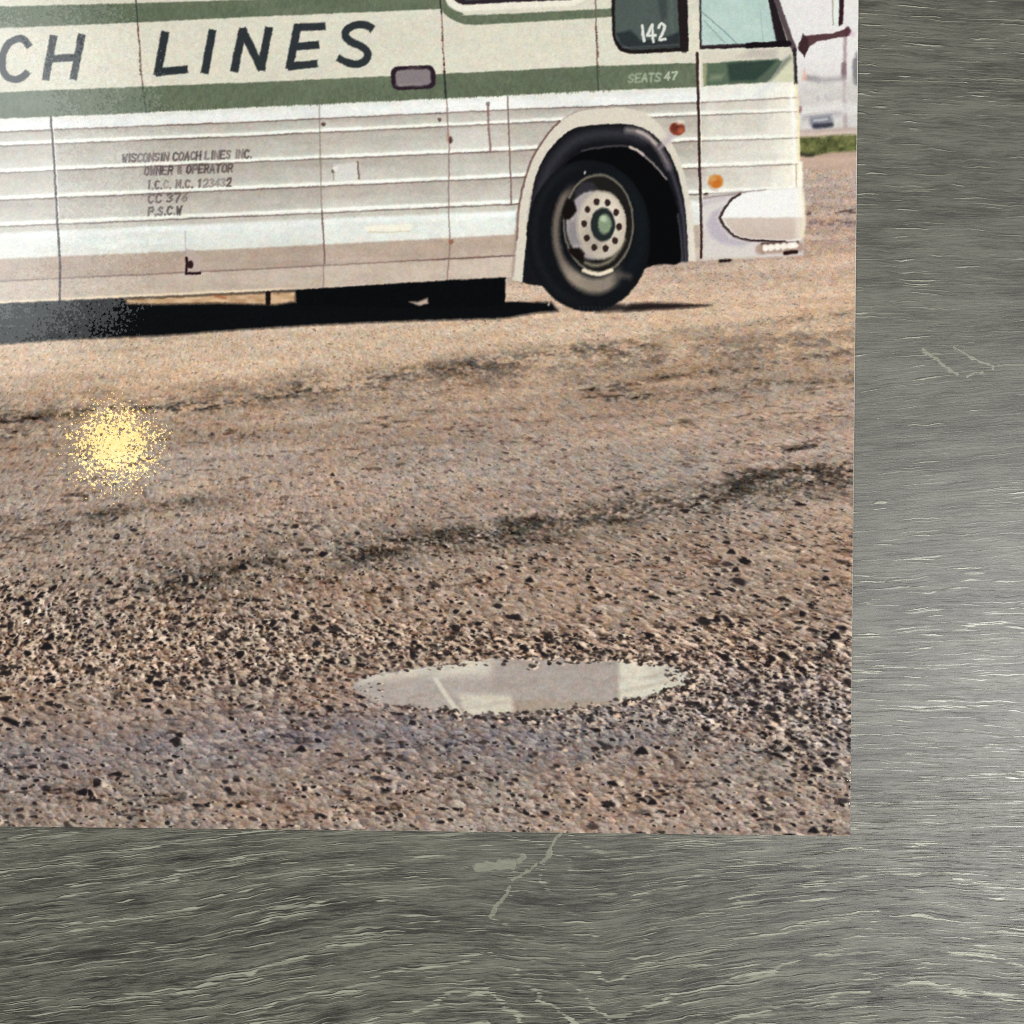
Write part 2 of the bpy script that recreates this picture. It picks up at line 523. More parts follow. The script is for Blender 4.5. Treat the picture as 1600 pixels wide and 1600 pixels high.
# loose stones: cells laid out in ground perspective, sunlit from the right, dark on the left
def worley(px, py, seed):
    t = np.random.default_rng(seed).random((4, 512, 512)).astype(np.float32)
    ix = np.floor(px).astype(np.int32); iy = np.floor(py).astype(np.int32)
    f1 = np.full(px.shape, 9.0, np.float32); f2 = f1.copy()
    bx = np.zeros_like(f1); by = np.zeros_like(f1); ra = np.zeros_like(f1); rb = np.zeros_like(f1)
    for dj in (-1, 0, 1):
        for di in (-1, 0, 1):
            cx = (ix + di) & 511; cy = (iy + dj) & 511
            dx = px - (ix + di + t[0][cy, cx]); dy = py - (iy + dj + t[1][cy, cx])
            d = dx * dx + dy * dy
            near_ = d < f1
            f2 = np.where(near_, f1, np.minimum(f2, d))
            f1 = np.where(near_, d, f1)
            bx = np.where(near_, dx, bx); by = np.where(near_, dy, by)
            ra = np.where(near_, t[2][cy, cx], ra); rb = np.where(near_, t[3][cy, cx], rb)
    return np.sqrt(f1), np.sqrt(f2), bx, by, ra, rb


GW = (slice(int(np.searchsorted(vs, -1040)), NY), slice(int(np.searchsorted(us, -1400)), NX))
gx_, gy_ = X[GW], Y[GW]
gyy = gy_ + 0.06 * (gx_ - 600)
tab_y = np.arange(200, 1420, 2.0)
tab_s = np.interp(tab_y, [200, 480, 620, 760, 900, 1050, 1400], [2.0, 3.4, 5.2, 7.6, 10.6, 13.0, 14.5])
tab_i = np.concatenate([[0], np.cumsum(2.0 / (tab_s * 0.62))[:-1]])
ss = np.interp(gyy, tab_y, tab_s)
gv = np.interp(gyy, tab_y, tab_i).astype(np.float32)
near = sstep(640, 1000, gyy)
ridge = np.exp(-((gy_ - np.interp(gx_, [-100, 0, 300, 560, 700, 1000, 1330], [985, 1000, 1015, 1010, 1016, 1022, 1040])) / np.interp(gx_, [-100, 300, 560, 1000, 1330], [88, 66, 42, 36, 52])) ** 2)
ridge2 = np.exp(-((gy_ - np.interp(gx_, [800, 1000, 1330], [1125, 1108, 1085])) / np.interp(gx_, [800, 1000, 1330], [24, 36, 84])) ** 2) * sstep(780, 960, gx_)
rid = np.clip(np.clip(ridge + ridge2, 0, 1) * (0.85 + 0.5 * gr[1](gx_ / 90, gy_ / 28)), 0, 1)
damp = np.exp(-(((gx_ - 480) / 400) ** 2 + ((gy_ - 1155) / 44) ** 2))
patchy = 0.75 + 0.55 * gr[10](gx_ / 140, gy_ / 40)
loose = np.clip((0.10 + 0.26 * near * patchy + 0.95 * rid) * (1 - 0.5 * damp), 0.06, 1.15)
dd = np.zeros(gx_.shape, np.float32)
bk = np.zeros(gx_.shape, np.float32)
lt = np.zeros(gx_.shape, np.float32)
for k, (sc, am, thr) in enumerate(((1.0, 1.0, 0.62), (0.55, 0.75, 0.72), (1.7, 0.8, 0.80))):
    wxx = gr[k](gx_ / ss / 1.6, gv / 1.6) * 0.35
    wyy = gr[k + 3](gx_ / ss / 1.6, gv / 1.6) * 0.35
    px_ = (gx_ - 660) / (ss * sc) + wxx - gv * 0.42 / sc
    f1, f2, dx_, dy_, ra, rb = worley(px_ + 200, gv / sc + wyy, 500 + k)
    tone = np.clip(dx_ * 1.5 - dy_ * 0.6, -1, 1) * (0.35 + 0.65 * ra) + (ra - 0.5) * 0.5
    crev = sstep(0.22, 0.0, f2 - f1)
    dd += am * (tone * 50 - crev * 12)
    th_ = 1 - (1 - thr) * np.clip(loose * 1.15, 0.10, 1.0)
    on = sstep(th_ - 0.03, th_ + 0.03, rb)
    shape_ = np.hypot(dx_ + 0.16, dy_ * 1.15 + 0.05 * ra)
    bk = np.maximum(bk, on * sstep(0.50, 0.26, shape_) * (0.6 + 0.4 * ra))
    lshape = np.hypot(dx_ - 0.38, dy_ - 0.05)
    lt = np.maximum(lt, on * sstep(0.40, 0.12, lshape) * (0.4 + 0.75 * ra) * np.clip(0.25 + near, 0, 1))
    on2 = sstep(0.24, 0.12, rb) * (0.30 * near + rid)
    lt = np.maximum(lt, on2 * sstep(0.42, 0.15, f1) * 0.9)
dd = dd * np.clip(0.28 + 0.10 * near + 0.95 * loose, 0, 1.3)
dd += gr[11](gx_ / 30, gy_ / 13) * 6.0 * near + gr[0](gx_ / 9, gy_ / 5) * 6.0 + gr[2](gx_ / 4.2, gy_ / 2.8) * 7.5 + gr[4](gx_ / 17, gy_ / 6) * 5.0
dd += gr[6](gx_ / 5.2 - gy_ / 9.0, gy_ / 2.4) * 5.0
tl = gy_ + 0.055 * gx_
fl = gr[1](gx_ / 26, tl / 4.2) * 0.6 + gr[5](gx_ / 9, tl / 3.2) * 0.55 + gr[3](gx_ / 120, tl / 16) * 0.45
dd -= sstep(0.38, 0.95, fl) * 56 * sstep(560, 650, gyy) * (1 - 0.6 * rid)
dd -= sstep(0.55, 1.0, gr[7](gx_ / 6.5, gy_ / 3.6)) * 26 * sstep(520, 640, gyy)
CG = C[GW] + dd[..., None] * np.array([1.05, 1.0, 0.92])
hue = gr[9](gx_ / 8, gy_ / 5.5) * 8.0
CG += (gr[7](gx_ / 6, gy_ / 5 + 40) * 5.0)[..., None] * np.array([0.3, 0.4, -1.0])
CG += hue[..., None] * np.array([0.9, -0.3, -0.9])
CG = CG + (CG.mean(-1, keepdims=True) - CG) * 0.10
CG = CG * (1 - 0.85 * lt[..., None] * 0.75) + np.array([242, 222, 196]) * (0.85 * lt[..., None] * 0.75)
kb = np.clip(bk * 1.15 * np.clip(0.45 + 0.75 * near, 0, 0.96), 0, 0.96)[..., None]
CG = CG * (1 - kb) + np.array([26, 22, 24]) * kb
C[GW] = CG


# single stones: dark left face, sunlit right face
def stones(n, region, size, dark, light, seed, shape=0.62):
    r = np.random.default_rng(seed)
    for _ in range(n):
        cx, cy = region(r)
        if cx > 1336 or cx < -30: continue
        s = size(cx, cy) * (0.6 + 0.9 * r.random() ** 2)
        a, b = s * (0.8 + 0.6 * r.random()), s * shape * (0.8 + 0.5 * r.random())
        w = window(cx - 2.4 * a, cx + 2.6 * a, cy - 2 * b, cy + 2 * b, 2)
        if w[0].stop - w[0].start < 1 or w[1].stop - w[1].start < 1: continue
        px, py = X[w] - cx, Y[w] - cy
        th = r.normal(0, 0.25) + 0.25
        qx = px * math.cos(th) + py * math.sin(th)
        qy = -px * math.sin(th) + py * math.cos(th)
        k = r.random()
        # lit face
        if r.random() < light:
            ld = np.hypot((qx - a * 0.95) / (a * 0.75), (qy - b * 0.1) / (b * 0.75))
            la = np.clip((1 - ld) * b / 2.0, 0, 1) * (0.35 + 0.6 * r.random())
            blend(w, la, (226 + 20 * k, 196 + 24 * k, 166 + 34 * k))
        if r.random() < dark:
            d = np.hypot(qx / a, np.where(qy > 0, qy / (b * 0.65), qy / b)) + 0.18 * np.abs(qx / a + 0.3)
            da = np.clip((1 - d) * b / 2.0 + 0.1, 0, 1) * (0.55 + 0.42 * r.random())
            da = np.where(d < 1.3, da, 0)
            blend(w, da, (34 + 26 * k, 29 + 22 * k, 30 + 16 * k))


def uni(x0, x1, y0, y1): return lambda r: (r.uniform(x0, x1), r.uniform(y0, y1))
def size_at(k): return lambda cx, cy: k * float(np.interp(cy + 0.06 * (cx - 600), [480, 620, 760, 900, 1050, 1300], [1.3, 2.0, 2.9, 4.0, 5.0, 5.4]))


def along_ridge(r):
    cx = r.uniform(-30, 1335)
    mid = np.interp(cx, [-100, 0, 300, 560, 700, 1000, 1330], [985, 1000, 1015, 1012, 1014, 1018, 1050])
    sp = np.interp(cx, [-100, 300, 560, 700, 1000, 1330], [52, 42, 26, 16, 17, 38])
    return cx, r.normal(mid, sp)


def below_right(r):
    cx = 820 + 510 * r.random() ** 0.8
    return cx, r.normal(np.interp(cx, [820, 1000, 1330], [1132, 1108, 1090]), np.interp(cx, [820, 1000, 1330], [16, 24, 44]))


stones(700, uni(-30, 1336, 560, 760), size_at(0.85), 0.8, 0.12, 1, 0.45)
stones(900, uni(-30, 1336, 740, 930), size_at(0.95), 0.85, 0.4, 2, 0.48)
stones(420, lambda r: (lambda t: (560 + 780 * t, np.interp(560 + 780 * t, [560, 900, 1130, 1340], [868, 806, 768, 732]) + r.normal(6, 10)))(r.random()), size_at(1.05), 0.95, 0.3, 3, 0.5)
stones(420, uni(-30, 1336, 900, 1300), size_at(0.9), 0.75, 0.5, 4, 0.5)
stones(560, along_ridge, size_at(1.05), 0.9, 0.8, 5, 0.5)
stones(200, below_right, size_at(1.1), 0.85, 0.75, 6, 0.5)
stones(110, uni(-30, 1336, 1150, 1302), size_at(1.0), 0.9, 0.6, 7, 0.55)
stones(120, uni(-30, 1336, 820, 1300), size_at(1.3), 0.95, 0.5, 8, 0.5)
# a few stones one can find again in the photograph
for cx, cy, s in ((1272, 1297, 11), (828, 906, 9), (1143, 862, 9), (472, 1170, 10), (265, 1112, 9), (1290, 904, 8), (1003, 1173, 13), (1150, 890, 8),
                  (1305, 994, 12), (520, 742, 5), (566, 1088, 8), (690, 1108, 9), (1020, 1253, 10), (1258, 1200, 9), (380, 886, 10), (172, 910, 8),
                  (75, 1010, 13), (45, 942, 11), (70, 1130, 6), (1120, 968, 9), (35, 935, 9), (1232, 1170, 10)):
    pts = [(cx - s, cy + s * .30), (cx - s * .5, cy - s * .35), (cx, cy - s * .62), (cx + s * .45, cy - s * .3), (cx + s * .8, cy + s * .35), (cx, cy + s * .48)]
    poly([(p[0] + s * .55, p[1] + s * .1) for p in pts], (222, 196, 168), None, 3, 0.6)
    poly(pts, (24, 21, 24), None, 2.4, 0.95)

# slight lens softness over the gravel
k3 = np.array([0.12, 0.76, 0.12])
for ax in (0, 1):
    n_ = C.shape[ax]
    C = (np.take(C, np.clip(np.arange(n_) - 1, 0, n_ - 1), ax) * k3[0] + C * k3[1] + np.take(C, np.clip(np.arange(n_) + 1, 0, n_ - 1), ax) * k3[2]).astype(np.float32)
GROUND = C.copy()


def ground_again(pts, soft=3.0, op=1.0, tint=(0, 0, 0)):
    w, a = poly_alpha(pts, soft)
    blend(w, a * op, GROUND[w] + np.array(tint, np.float32), P_GROUND)


# ---- puddle
pud = smooth_pts([(553, 1069), (575, 1059), (615, 1050), (660, 1043), (700, 1038), (760, 1031), (830, 1029), (900, 1031), (980, 1033), (1040, 1040),
                  (1078, 1050), (1082, 1062), (1058, 1074), (1030, 1083), (985, 1092), (935, 1101), (880, 1108), (815, 1113), (730, 1116), (700, 1108),
                  (640, 1103), (596, 1100), (570, 1086)], 4, True)
w, a = poly_alpha(pud, 14.0)
px, py = X[w], Y[w]
a = sstep(0.32, 0.68, a + 0.30 * gr[4](px / 13, py / 5) + 0.16 * gr[5](px / 5, py / 3))
pc = np.zeros(px.shape + (3,), np.float32) + np.array([172, 161, 153])
def over(col, m):
    global pc
    pc = pc * (1 - m[..., None]) + np.array(col, np.float32) * m[..., None]
over((205, 197, 182), sstep(1068, 1050, py + (px - 640) * 0.04) * sstep(792, 758, px))
over((166, 155, 147), sstep(758, 784, px) * sstep(976, 960, px))
over((208, 202, 185), sstep(962, 972, px) * (1 - 0.35 * sstep(1000, 1040, px) * sstep(1075, 1045, py)))
over((205, 197, 180), sstep(712 + 0, 722, px - (py - 1085) * 0.35) * sstep(803, 793, px - (py - 1085) * 0.4) * sstep(1078, 1092, py))
over((160, 144, 126), 0.7 * sstep(796, 806, px) * sstep(960, 945, px) * sstep(1088, 1100, py))
over((146, 132, 122), np.clip(gr[1](px / 60, (py + 0.2 * px) / 7), 0, 1) * 0.28)
pc += (gr[2](px / 2.6, py / 2.4) * 6 + gr[3](px / 9, py / 5) * 7)[..., None] + gr[6](px / 10, py / 7)[..., None] * np.array([3, -1, -3])
blend(w, a, pc, P_PUDDLE)
stroke([(681, 1062), (692, 1078), (704, 1096), (720, 1116)], 7, (214, 206, 188), P_PUDDLE, 4, 0.85)
stroke([(560, 1066), (610, 1052), (665, 1044)], 5, (206, 200, 190), P_PUDDLE, 5, 0.6)
# stones on its rim
for s_, (n_, reg) in enumerate(((130, lambda r: (lambda i: (pud[i][0] + r.normal(0, 5), pud[i][1] - 3 + r.normal(0, 3.5)))(int(r.uniform(22, 44)))),
                   (120, lambda r: (lambda i: (pud[i][0] + r.normal(0, 6), pud[i][1] + 3 + r.normal(0, 3.5)))(int(r.uniform(44, 84)))),
                   (60, lambda r: (lambda q: (q, np.interp(q, [620, 1060], [1046, 1034]) - 4 + r.normal(0, 3)))(r.uniform(620, 1060))))):
    stones(n_, reg, size_at(0.95), 0.95, 0.65, 30 + s_)
stones(46, lambda r: (r.uniform(1035, 1095), r.uniform(1040, 1082)), size_at(0.9), 0.95, 0.6, 40, 0.55)
stones(22, lambda r: (r.uniform(552, 600), r.uniform(1060, 1096)), size_at(0.8), 0.9, 0.5, 41, 0.55)
L[(L != P_PUDDLE)] = P_GROUND

# ---- far background right of the bus
poly([(1180, -520), (1400, -520), (1400, 212), (1180, 214)], (226, 223, 220), P_SKY, 6)
w = window(1236, 1345, 60, 215)
hz = sstep(90, 150, Y[w])
C[w] -= (hz * (22 + 14 * gr[1](X[w] / 12, Y[w] / 9)))[..., None] * np.array([0.8, 0.9, 1.0]) * (L[w] == P_SKY)[..., None]
poly([(1236, 205), (1345, 200), (1345, 220), (1236, 222)], (205, 186, 172), P_SKY, 6)
poly([(1240, 215), (1280, 214), (1345, 210), (1345, 236), (1300, 239), (1262, 245), (1240, 243)], (92, 96, 58), P_GRASS, 5)
w = window(1240, 1345, 208, 248)
gm = (L[w] == P_GRASS)
C[w] += (gm * (gr[2](X[w] / 9, Y[w] / 6) * 26 + gr[3](X[w] / 3, Y[w] / 3) * 12))[..., None] * np.array([1.0, 0.95, 0.6])
stroke([(1247, 241), (1268, 243)], 5, (48, 44, 40), P_GRASS, 5, 0.8)
stroke([(1320, 58), (1319, 110), (1318, 150), (1320, 200)], 5.5, (168, 148, 150), P_POLE, 3, 0.85)
stroke([(1318, 102), (1318, 122)], 8, (126, 104, 110), P_POLE, 4, 0.9)
stroke([(1319, 160), (1321, 198)], 6, (140, 116, 120), P_POLE, 4, 0.8)
for pts, wd, col in (([(1262, 123), (1278, 127)], 8, (140, 134, 136)), ([(1335, 95), (1335, 128)], 7, (120, 120, 124)), ([(1277, 154), (1278, 155)], 5, (150, 140, 146)), ([(1290, 152), (1292, 154)], 6, (160, 158, 164))):
    stroke(pts, wd, col, None, 5, 0.8)
poly([(1246, 128), (1300, 118), (1345, 122), (1345, 204), (1246, 208)], (204, 200, 196), None, 10, 0.55)
poly([(1250, 168), (1310, 160), (1345, 164), (1345, 178), (1250, 184)], (222, 220, 216), None, 8, 0.7)
stroke([(1256, 184), (1312, 178)], 7, (168, 162, 164), None, 8, 0.7)
stroke([(1262, 122), (1290, 126), (1312, 124)], 7, (150, 146, 150), None, 7, 0.6)
stroke([(1340, 86), (1339, 130)], 9, (110, 108, 112), None, 6, 0.7)
stroke([(1250, 206), (1338, 202)], 6, (176, 156, 148), None, 6, 0.6)
poly([(1265, 184), (1298, 180), (1301, 192), (1296, 200), (1272, 202), (1264, 194)], (120, 122, 132), P_CAR, 7, 0.9)
stroke([(1272, 198), (1298, 196)], 7, (52, 52, 64), P_CAR, 4, 0.9)
stroke([(1272, 189), (1292, 187)], 3, (205, 208, 212), P_CAR, 4, 0.8)
w = window(1240, 1345, 0, 215)
C[w] += (gr[4](X[w] / 2.5, Y[w] / 2.5) * 4)[..., None]
poly([(1256, 108), (1262, 126), (1252, 127)], (216, 160, 136), None, 4, 0.6)

# ---- shadow under the bus
bot_x = [-1000, 0, 400, 800, 830]
bot_y = [520, 474, 456, 434, 434]
sh = [(-1000, 520), (0, 474), (400, 456), (788, 434), (790, 470), (862, 473), (872, 487), (838, 489), (790, 498), (640, 502), (500, 508), (400, 514), (250, 525), (100, 531), (0, 538), (-1000, 590)]
poly(sh, (8, 10, 12), P_SHADOW, 6)
poly([(930, 470), (985, 478), (1010, 476), (1060, 475), (1112, 477), (1040, 483), (985, 486), (930, 488)], (30, 24, 24), P_SHADOW, 7, 0.9)
poly([(195, 468), (300, 463), (462, 456), (462, 472), (430, 476), (330, 474), (260, 476), (200, 475)], (206, 170, 132), P_GROUND, 6, 0.95)
w = window(190, 470, 452, 478)
C[w] += ((gr[5](X[w] / 14, Y[w] / 5) * 26) * (C[w][..., 0] > 120))[..., None] * np.array([0.9, 1, 1])
stroke([(338, 463), (352, 466)], 5, (150, 84, 52), None, 4, 0.7)
poly([(640, 475), (652, 473), (668, 466), (670, 474), (655, 479)], (205, 186, 170), P_GROUND, 4, 0.9)
ground_again([(790, 441), (803, 438), (816, 441), (838, 470), (830, 472), (789, 471)])
stroke([(419, 458), (419, 474)], 8, (22, 14, 12), P_SHADOW, 2.5)

# ---- bus body
FX = [-1000, 0, 400, 800, 1095, 1250]
ROW = {'stripe_top': [190, 145, 129, 111, 99, 91], 'stripe_bot': [231, 186, 168, 149.5, 137, 128],
       'd1': [254, 207, 191, 172, 161, 153], 'b2': [271, 225, 209, 190, 177, 172], 'd2': [275, 229, 213, 193.5, 181, 175],
       'b3': [312, 267, 250, 232, 216.5, 212], 'd3': [316, 271, 253.5, 236.5, 221, 216.5],
       'b4': [354, 309, 292, 274, 258, 252], 'd4': [359, 314, 296.5, 278.5, 263, 257],
       'b5': [396, 350, 333, 315, 299, 293], 'd5': [401, 355, 338, 320, 304, 297],
       'white': [412, 366, 348, 331, 314, 306], 'brown': [450, 405, 388, 367, 352, 344], 'line': [486, 440, 421, 400, 386, 380],
       'bot': [520, 474, 456, 434, 414, 404], 'top_a': [20, 11, 0, -11, -20, -25], 'top_b': [88, 45, 27, 10, 0, 0]}


def row(name, xx): return np.interp(xx, FX, ROW[name])


body = [(-1000, -330), (1150, -330), (1200, -40), (1222, 20), (1243, 78), (1244, 130), (1248, 190), (1249, 250), (1252, 292),
        (1255, 330), (1253, 372), (1244, 396), (1190, 402), (1100, 407), (1075, 409), (1030, 410), (815, 441), (803, 437), (800, 434), (400, 456), (0, 474), (-1000, 520)]
w, a = poly_alpha(body, 2.4)
bx, by = X[w], Y[w]
r = {k: row(k, bx) for k in ROW}
bc = np.zeros(bx.shape + (3,), np.float32)


def lay(col, m):
    global bc
    bc = bc * (1 - m[..., None]) + np.array(col, np.float32) * m[..., None]


lay((216, 212, 194), np.ones(bx.shape))
lay((232, 226, 206), sstep(-260, -330, by))
bc += (gr[6](bx / 160, by / 60) * 4)[..., None]
# fluted siding
low = sstep(-1.0, 1.0, by - r['stripe_bot'])
lay((228, 228, 220), low)
lay((234, 235, 230), low * sstep(4, 12, by - r['stripe_bot']) * sstep(3, -3, by - r['d1']))
rows_ = [('d1', 'b2'), ('d2', 'b3'), ('d3', 'b4'), ('d4', 'b5')]
for i, (d, b) in enumerate(rows_):
    t = np.clip((by - r[d]) / (r[b] - r[d]), 0, 1)
    g0 = np.array([179, 172, 161], np.float32) - np.array([0.5, 1, 1]) * i * 1.5
    g1 = np.array([203, 200, 189], np.float32)
    m = sstep(-1, 1, by - r[d]) * sstep(1, -1, by - r[b])
    colr = g0 * (1 - t[..., None]) + g1 * t[..., None]
    bc = bc * (1 - m[..., None]) + colr * m[..., None]
lay((197, 193, 181), sstep(-1, 1, by - r['d5']))
t = sstep(-5, 3, by - r['white'])
lay((224, 227, 219), t)
lay((233, 236, 230), t * sstep(9, 0, np.abs(by - r['white'] - 4)))
lay((221, 220, 210), sstep(0.5, 1.0, (by - r['white']) / (r['brown'] - r['white'])) * 0.6)
lay((179, 161, 145), sstep(-2.5, 2.5, by - r['brown']))
lay((194, 178, 162), sstep(-1, 1, by - r['line']))
front = sstep(1085, 1110, bx)
lay((232, 228, 216), front * low * 0.55)
lay((242, 238, 222), sstep(1180, 1240, bx) * low * 0.75)
for b in ('b2', 'b3', 'b4', 'b5'):
    lay((247, 247, 235), np.exp(-((by - r[b]) / 2.7) ** 2) * low * (0.97 - 0.25 * front))
for d in ('d1', 'd2', 'd3', 'd4', 'd5'):
    lay((118, 102, 96), np.exp(-((by - r[d]) / 1.5) ** 2) * (0.78 + 0.22 * gr[7](bx / 40, by / 30)) * (1 - 0.25 * front))
lay((120, 98, 90), np.exp(-((by - r['line']) / 1.6) ** 2) * (0.62 + 0.5 * sstep(600, 720, bx)) * sstep(812, 800, bx))
lay((238, 218, 186), np.exp(-((by - r['bot'] + 2.0) / 2.0) ** 2) * 0.8 * sstep(520, 380, bx))
seg_tone = np.interp(bx, [-1000, 88, 92, 300, 502, 506, 698, 702, 794, 798, 1100], [2, 2, -4, -1, -3, 4, 1, 5, 5, 0, 0])
bc += ((seg_tone + gr[1](bx / 60, by / 7) * 4.5 + gr[2](bx / 18, by / 40) * 3.0) * low)[..., None]
# stains, film grain
bc += (gr[3](bx / 3.6, by / 3.2) * 4.6 + gr[4](bx / 10, by / 8) * 2.6)[..., None]
bc += gr[5](bx / 9, by / 8)[..., None] * np.array([3.0, 0.6, -2.0]) + gr[6](bx / 11, by / 9)[..., None] * np.array([-1.5, 2.0, 0.5])
bc += ((gr[8](bx / 70, by / 16) * 3.5 + gr[9](bx / 26, by / 7) * 2.5) * low)[..., None] * np.array([0.8, 1.0, 1.1])
blend(w, a, bc, P_BUS)

# siding panels between seams
P_PANEL = []
seams = [(-1000, -1000), (82, 97), (500, 508), (697, 702), (794, 801), (1089, 1097)]
w = window(-1000, 1100, 120, 480)
sx_ = X0[w]; sy_ = Y0[w]
lowm = (L[w] == P_BUS) & (sy_ > row('stripe_bot', sx_))
for i in range(5):
    k = part('siding_panel', P_BUS)
    P_PANEL.append(k)
    tt = np.clip((sy_ - 150) / 300, 0, 1)
    xl = seams[i][0] + (seams[i][1] - seams[i][0]) * tt
    xr = seams[i + 1][0] + (seams[i + 1][1] - seams[i + 1][0]) * tt
    L[w] = np.where(lowm & (sx_ >= xl) & (sx_ < xr), k, L[w])
P_NOSE = part('nose_panel', P_BUS)
w = window(1085, 1262, 75, 412)
L[w] = np.where((L[w] == P_BUS) & (X0[w] >= np.interp(Y0[w], [75, 405], [1089, 1097])), P_NOSE, L[w])

# green stripes
GREEN = (99, 109, 88)
P_STR = part('green_stripe', P_BUS)
P_STR2 = part('green_stripe', P_BUS)
P_STR3 = part('green_stripe', P_BUS)
poly([(-1000, 40), (0, 11), (213, 6), (400, 0), (692, -12), (690, 15), (400, 27), (213, 36), (0, 45), (-1000, 90)], GREEN, P_STR, 2.6)
poly([(690, 14)] + smooth_pts([(692, -30), (698, 3), (709, 14), (724, 22), (742, 24.5), (930, 15.5), (958, 14)], 4) +
     [(958, 27), (930, 29)] + smooth_pts([(740, 40), (722, 38), (706, 31), (694, 22), (689, 10)], 4), GREEN, P_STR3, 2.6)
poly([(-1000, 190), (0, 145), (225, 136), (400, 129), (700, 115.5), (800, 111), (935, 103.5), (1090, 99), (1091, 137), (935, 142), (800, 149.5), (700, 154),
      (400, 168), (225, 176.5), (0, 186), (-1000, 231)], GREEN, P_STR2, 2.6)
P_STR4 = part('green_stripe', P_BUS, 'dark reflecting green stripe end on the nose')
poly([(1098, 100), (1150, 96), (1214, 92), (1222, 97), (1200, 129), (1150, 132), (1099, 135)], (86, 104, 84), P_STR4, 2.6)
poly([(1135, 100), (1214, 93), (1198, 112), (1180, 127), (1140, 128)], (42, 58, 52), None, 6, 0.85)
poly([(1098, 100), (1104, 100), (1103, 134), (1098, 134)], (200, 190, 150), None, 5, 0.6)
poly([(1110, 118), (1132, 117), (1126, 126), (1108, 127)], (150, 160, 130), None, 6, 0.5)
for q in ((P_STR, 60), (P_STR2, 60), (P_STR3, 40)):
    m = (L == q[0])
    C[m] += (gr[2](X[m] / 50, Y[m] / 20) * 5 + gr[3](X[m] / 5, Y[m] / 9) * 4.5 + gr[4](X[m] / 2.5, Y[m] / 4) * 5)[:, None] * np.array([1, 1, .9])
# grubby lower edge of the stripe
for i in range(230):
    ex = rng.uniform(120, 960)
    ey = float(row('stripe_bot', ex))
    stroke([(ex, ey - rng.uniform(3, 9)), (ex + rng.normal(0, .6), ey + 1)], 1.3, (84, 94, 72) if rng.random() < 0.6 else (122, 132, 106), None, 1.6, 0.5)

# seams and rivet lines
P_SEAM = [part('panel_seam', P_BUS) for _ in range(7)]
SE = (66, 50, 52)
stroke([(80, 183), (86, 260), (90, 340), (93, 380), (95, 425), (94, 472)], 3.2, (58, 46, 50), P_SEAM[0], 2.0, 0.95)
stroke([(83, 186), (89, 262), (93, 342)], 1.6, (240, 236, 226), None, 1.6, 0.7)
stroke([(213, 0), (216, 40)], 2.4, (58, 66, 58), P_SEAM[1], 2.0, 0.9)
stroke([(216, 40), (223, 132)], 2.2, (118, 84, 80), P_SEAM[1], 2.0, 0.8)
stroke([(223, 132), (229, 176)], 2.2, (52, 62, 58), P_SEAM[1], 2.2, 0.75)
stroke([(499, 163), (501, 250), (503, 330), (507, 400), (505, 452)], 2.0, (128, 108, 102), P_SEAM[2], 2.2, 0.62)
stroke([(503, 330), (507, 385), (508, 412)], 2.0, (96, 72, 70), None, 2.2, 0.7)
stroke([(686, -20), (690, 22)], 2.6, (50, 48, 46), P_SEAM[3], 2.0, 0.9)
stroke([(690, 22), (694, 112)], 2.2, (124, 94, 84), P_SEAM[3], 2.0, 0.75)
stroke([(694, 112), (697, 154)], 3.2, (40, 48, 44), P_SEAM[3], 2.0, 0.9)
stroke([(698, 156), (702, 236), (701, 320), (703, 380), (699, 438)], 2.2, (130, 104, 98), P_SEAM[3], 2.2, 0.75)
stroke([(793, 152), (796, 232), (799, 320)], 2.6, (118, 92, 88), P_SEAM[4], 2.0, 0.8)
stroke([(930, -20), (931, 45), (933, 103)], 2.2, (110, 82, 76), P_SEAM[5], 2.0, 0.8)
stroke([(933, 103), (935, 142)], 2.6, (60, 70, 60), P_SEAM[5], 2.2, 0.85)
stroke([(1089, 84), (1090, 130), (1092, 220), (1094, 300), (1096, 360), (1095, 402)], 4.4, (54, 34, 34), P_SEAM[6], 2.0, 0.97)
stroke([(1093, 90), (1094, 140), (1096, 260)], 1.6, (246, 240, 222), None, 1.6, 0.6)
for i in range(70):
    sx0 = [216, 690, 931][i % 3]; yy0 = rng.uniform(42, 118)
    ellipse(sx0 + (yy0 - 40) * 0.06 + rng.normal(0, .4), yy0, 1.5, 1.5, (80, 54, 52), None, 1.8, 0.45)
# rust spots, latches, filler flaps
for cx, cy, a_, b_, col, op in ((506, 195, 3.6, 3.2, (88, 62, 56), .95), (687, 188, 3, 3, (96, 80, 72), .9), (704, 219, 3.6, 5.2, (38, 14, 12), 1), (700, 216, 3, 8, (170, 130, 110), .6),
                                (521, 268, 3, 3.4, (100, 78, 72), .9), (524, 264, 4, 4, (246, 238, 224), .9), (705, 378, 4, 4, (140, 90, 74), .8), (1103, 305, 3.6, 4.0, (38, 18, 18), 1),
                                (762, 163, 3.4, 3.4, (130, 110, 104), .9), (1250, 172, 3, 5, (140, 100, 104), .8), (570, 303, 8, 4, (170, 156, 150), .4)):
    ellipse(cx, cy, a_, b_, col, None, 2.4, op)
P_FLAP = [part('service_flap', P_BUS) for _ in range(2)]
poly([(522, 257), (558, 254), (560, 281), (523, 283)], (226, 224, 218), P_FLAP[0], 4, 0.6)
stroke([(559, 253), (561, 280)], 2.8, (108, 92, 84), P_FLAP[0], 2, 0.85)
stroke([(521, 270), (522, 282)], 2.0, (140, 120, 112), None, 2, 0.6)
poly([(703, 202), (762, 199), (765, 234), (706, 237)], (220, 217, 210), P_FLAP[1], 4, 0.5)
stroke([(762, 165), (764, 205), (767, 238)], 3.4, (132, 104, 98), P_FLAP[1], 2.2, 0.85)
P_HANDLE = part('door_handle', P_BUS, 'chrome lettered badge on the skirt')
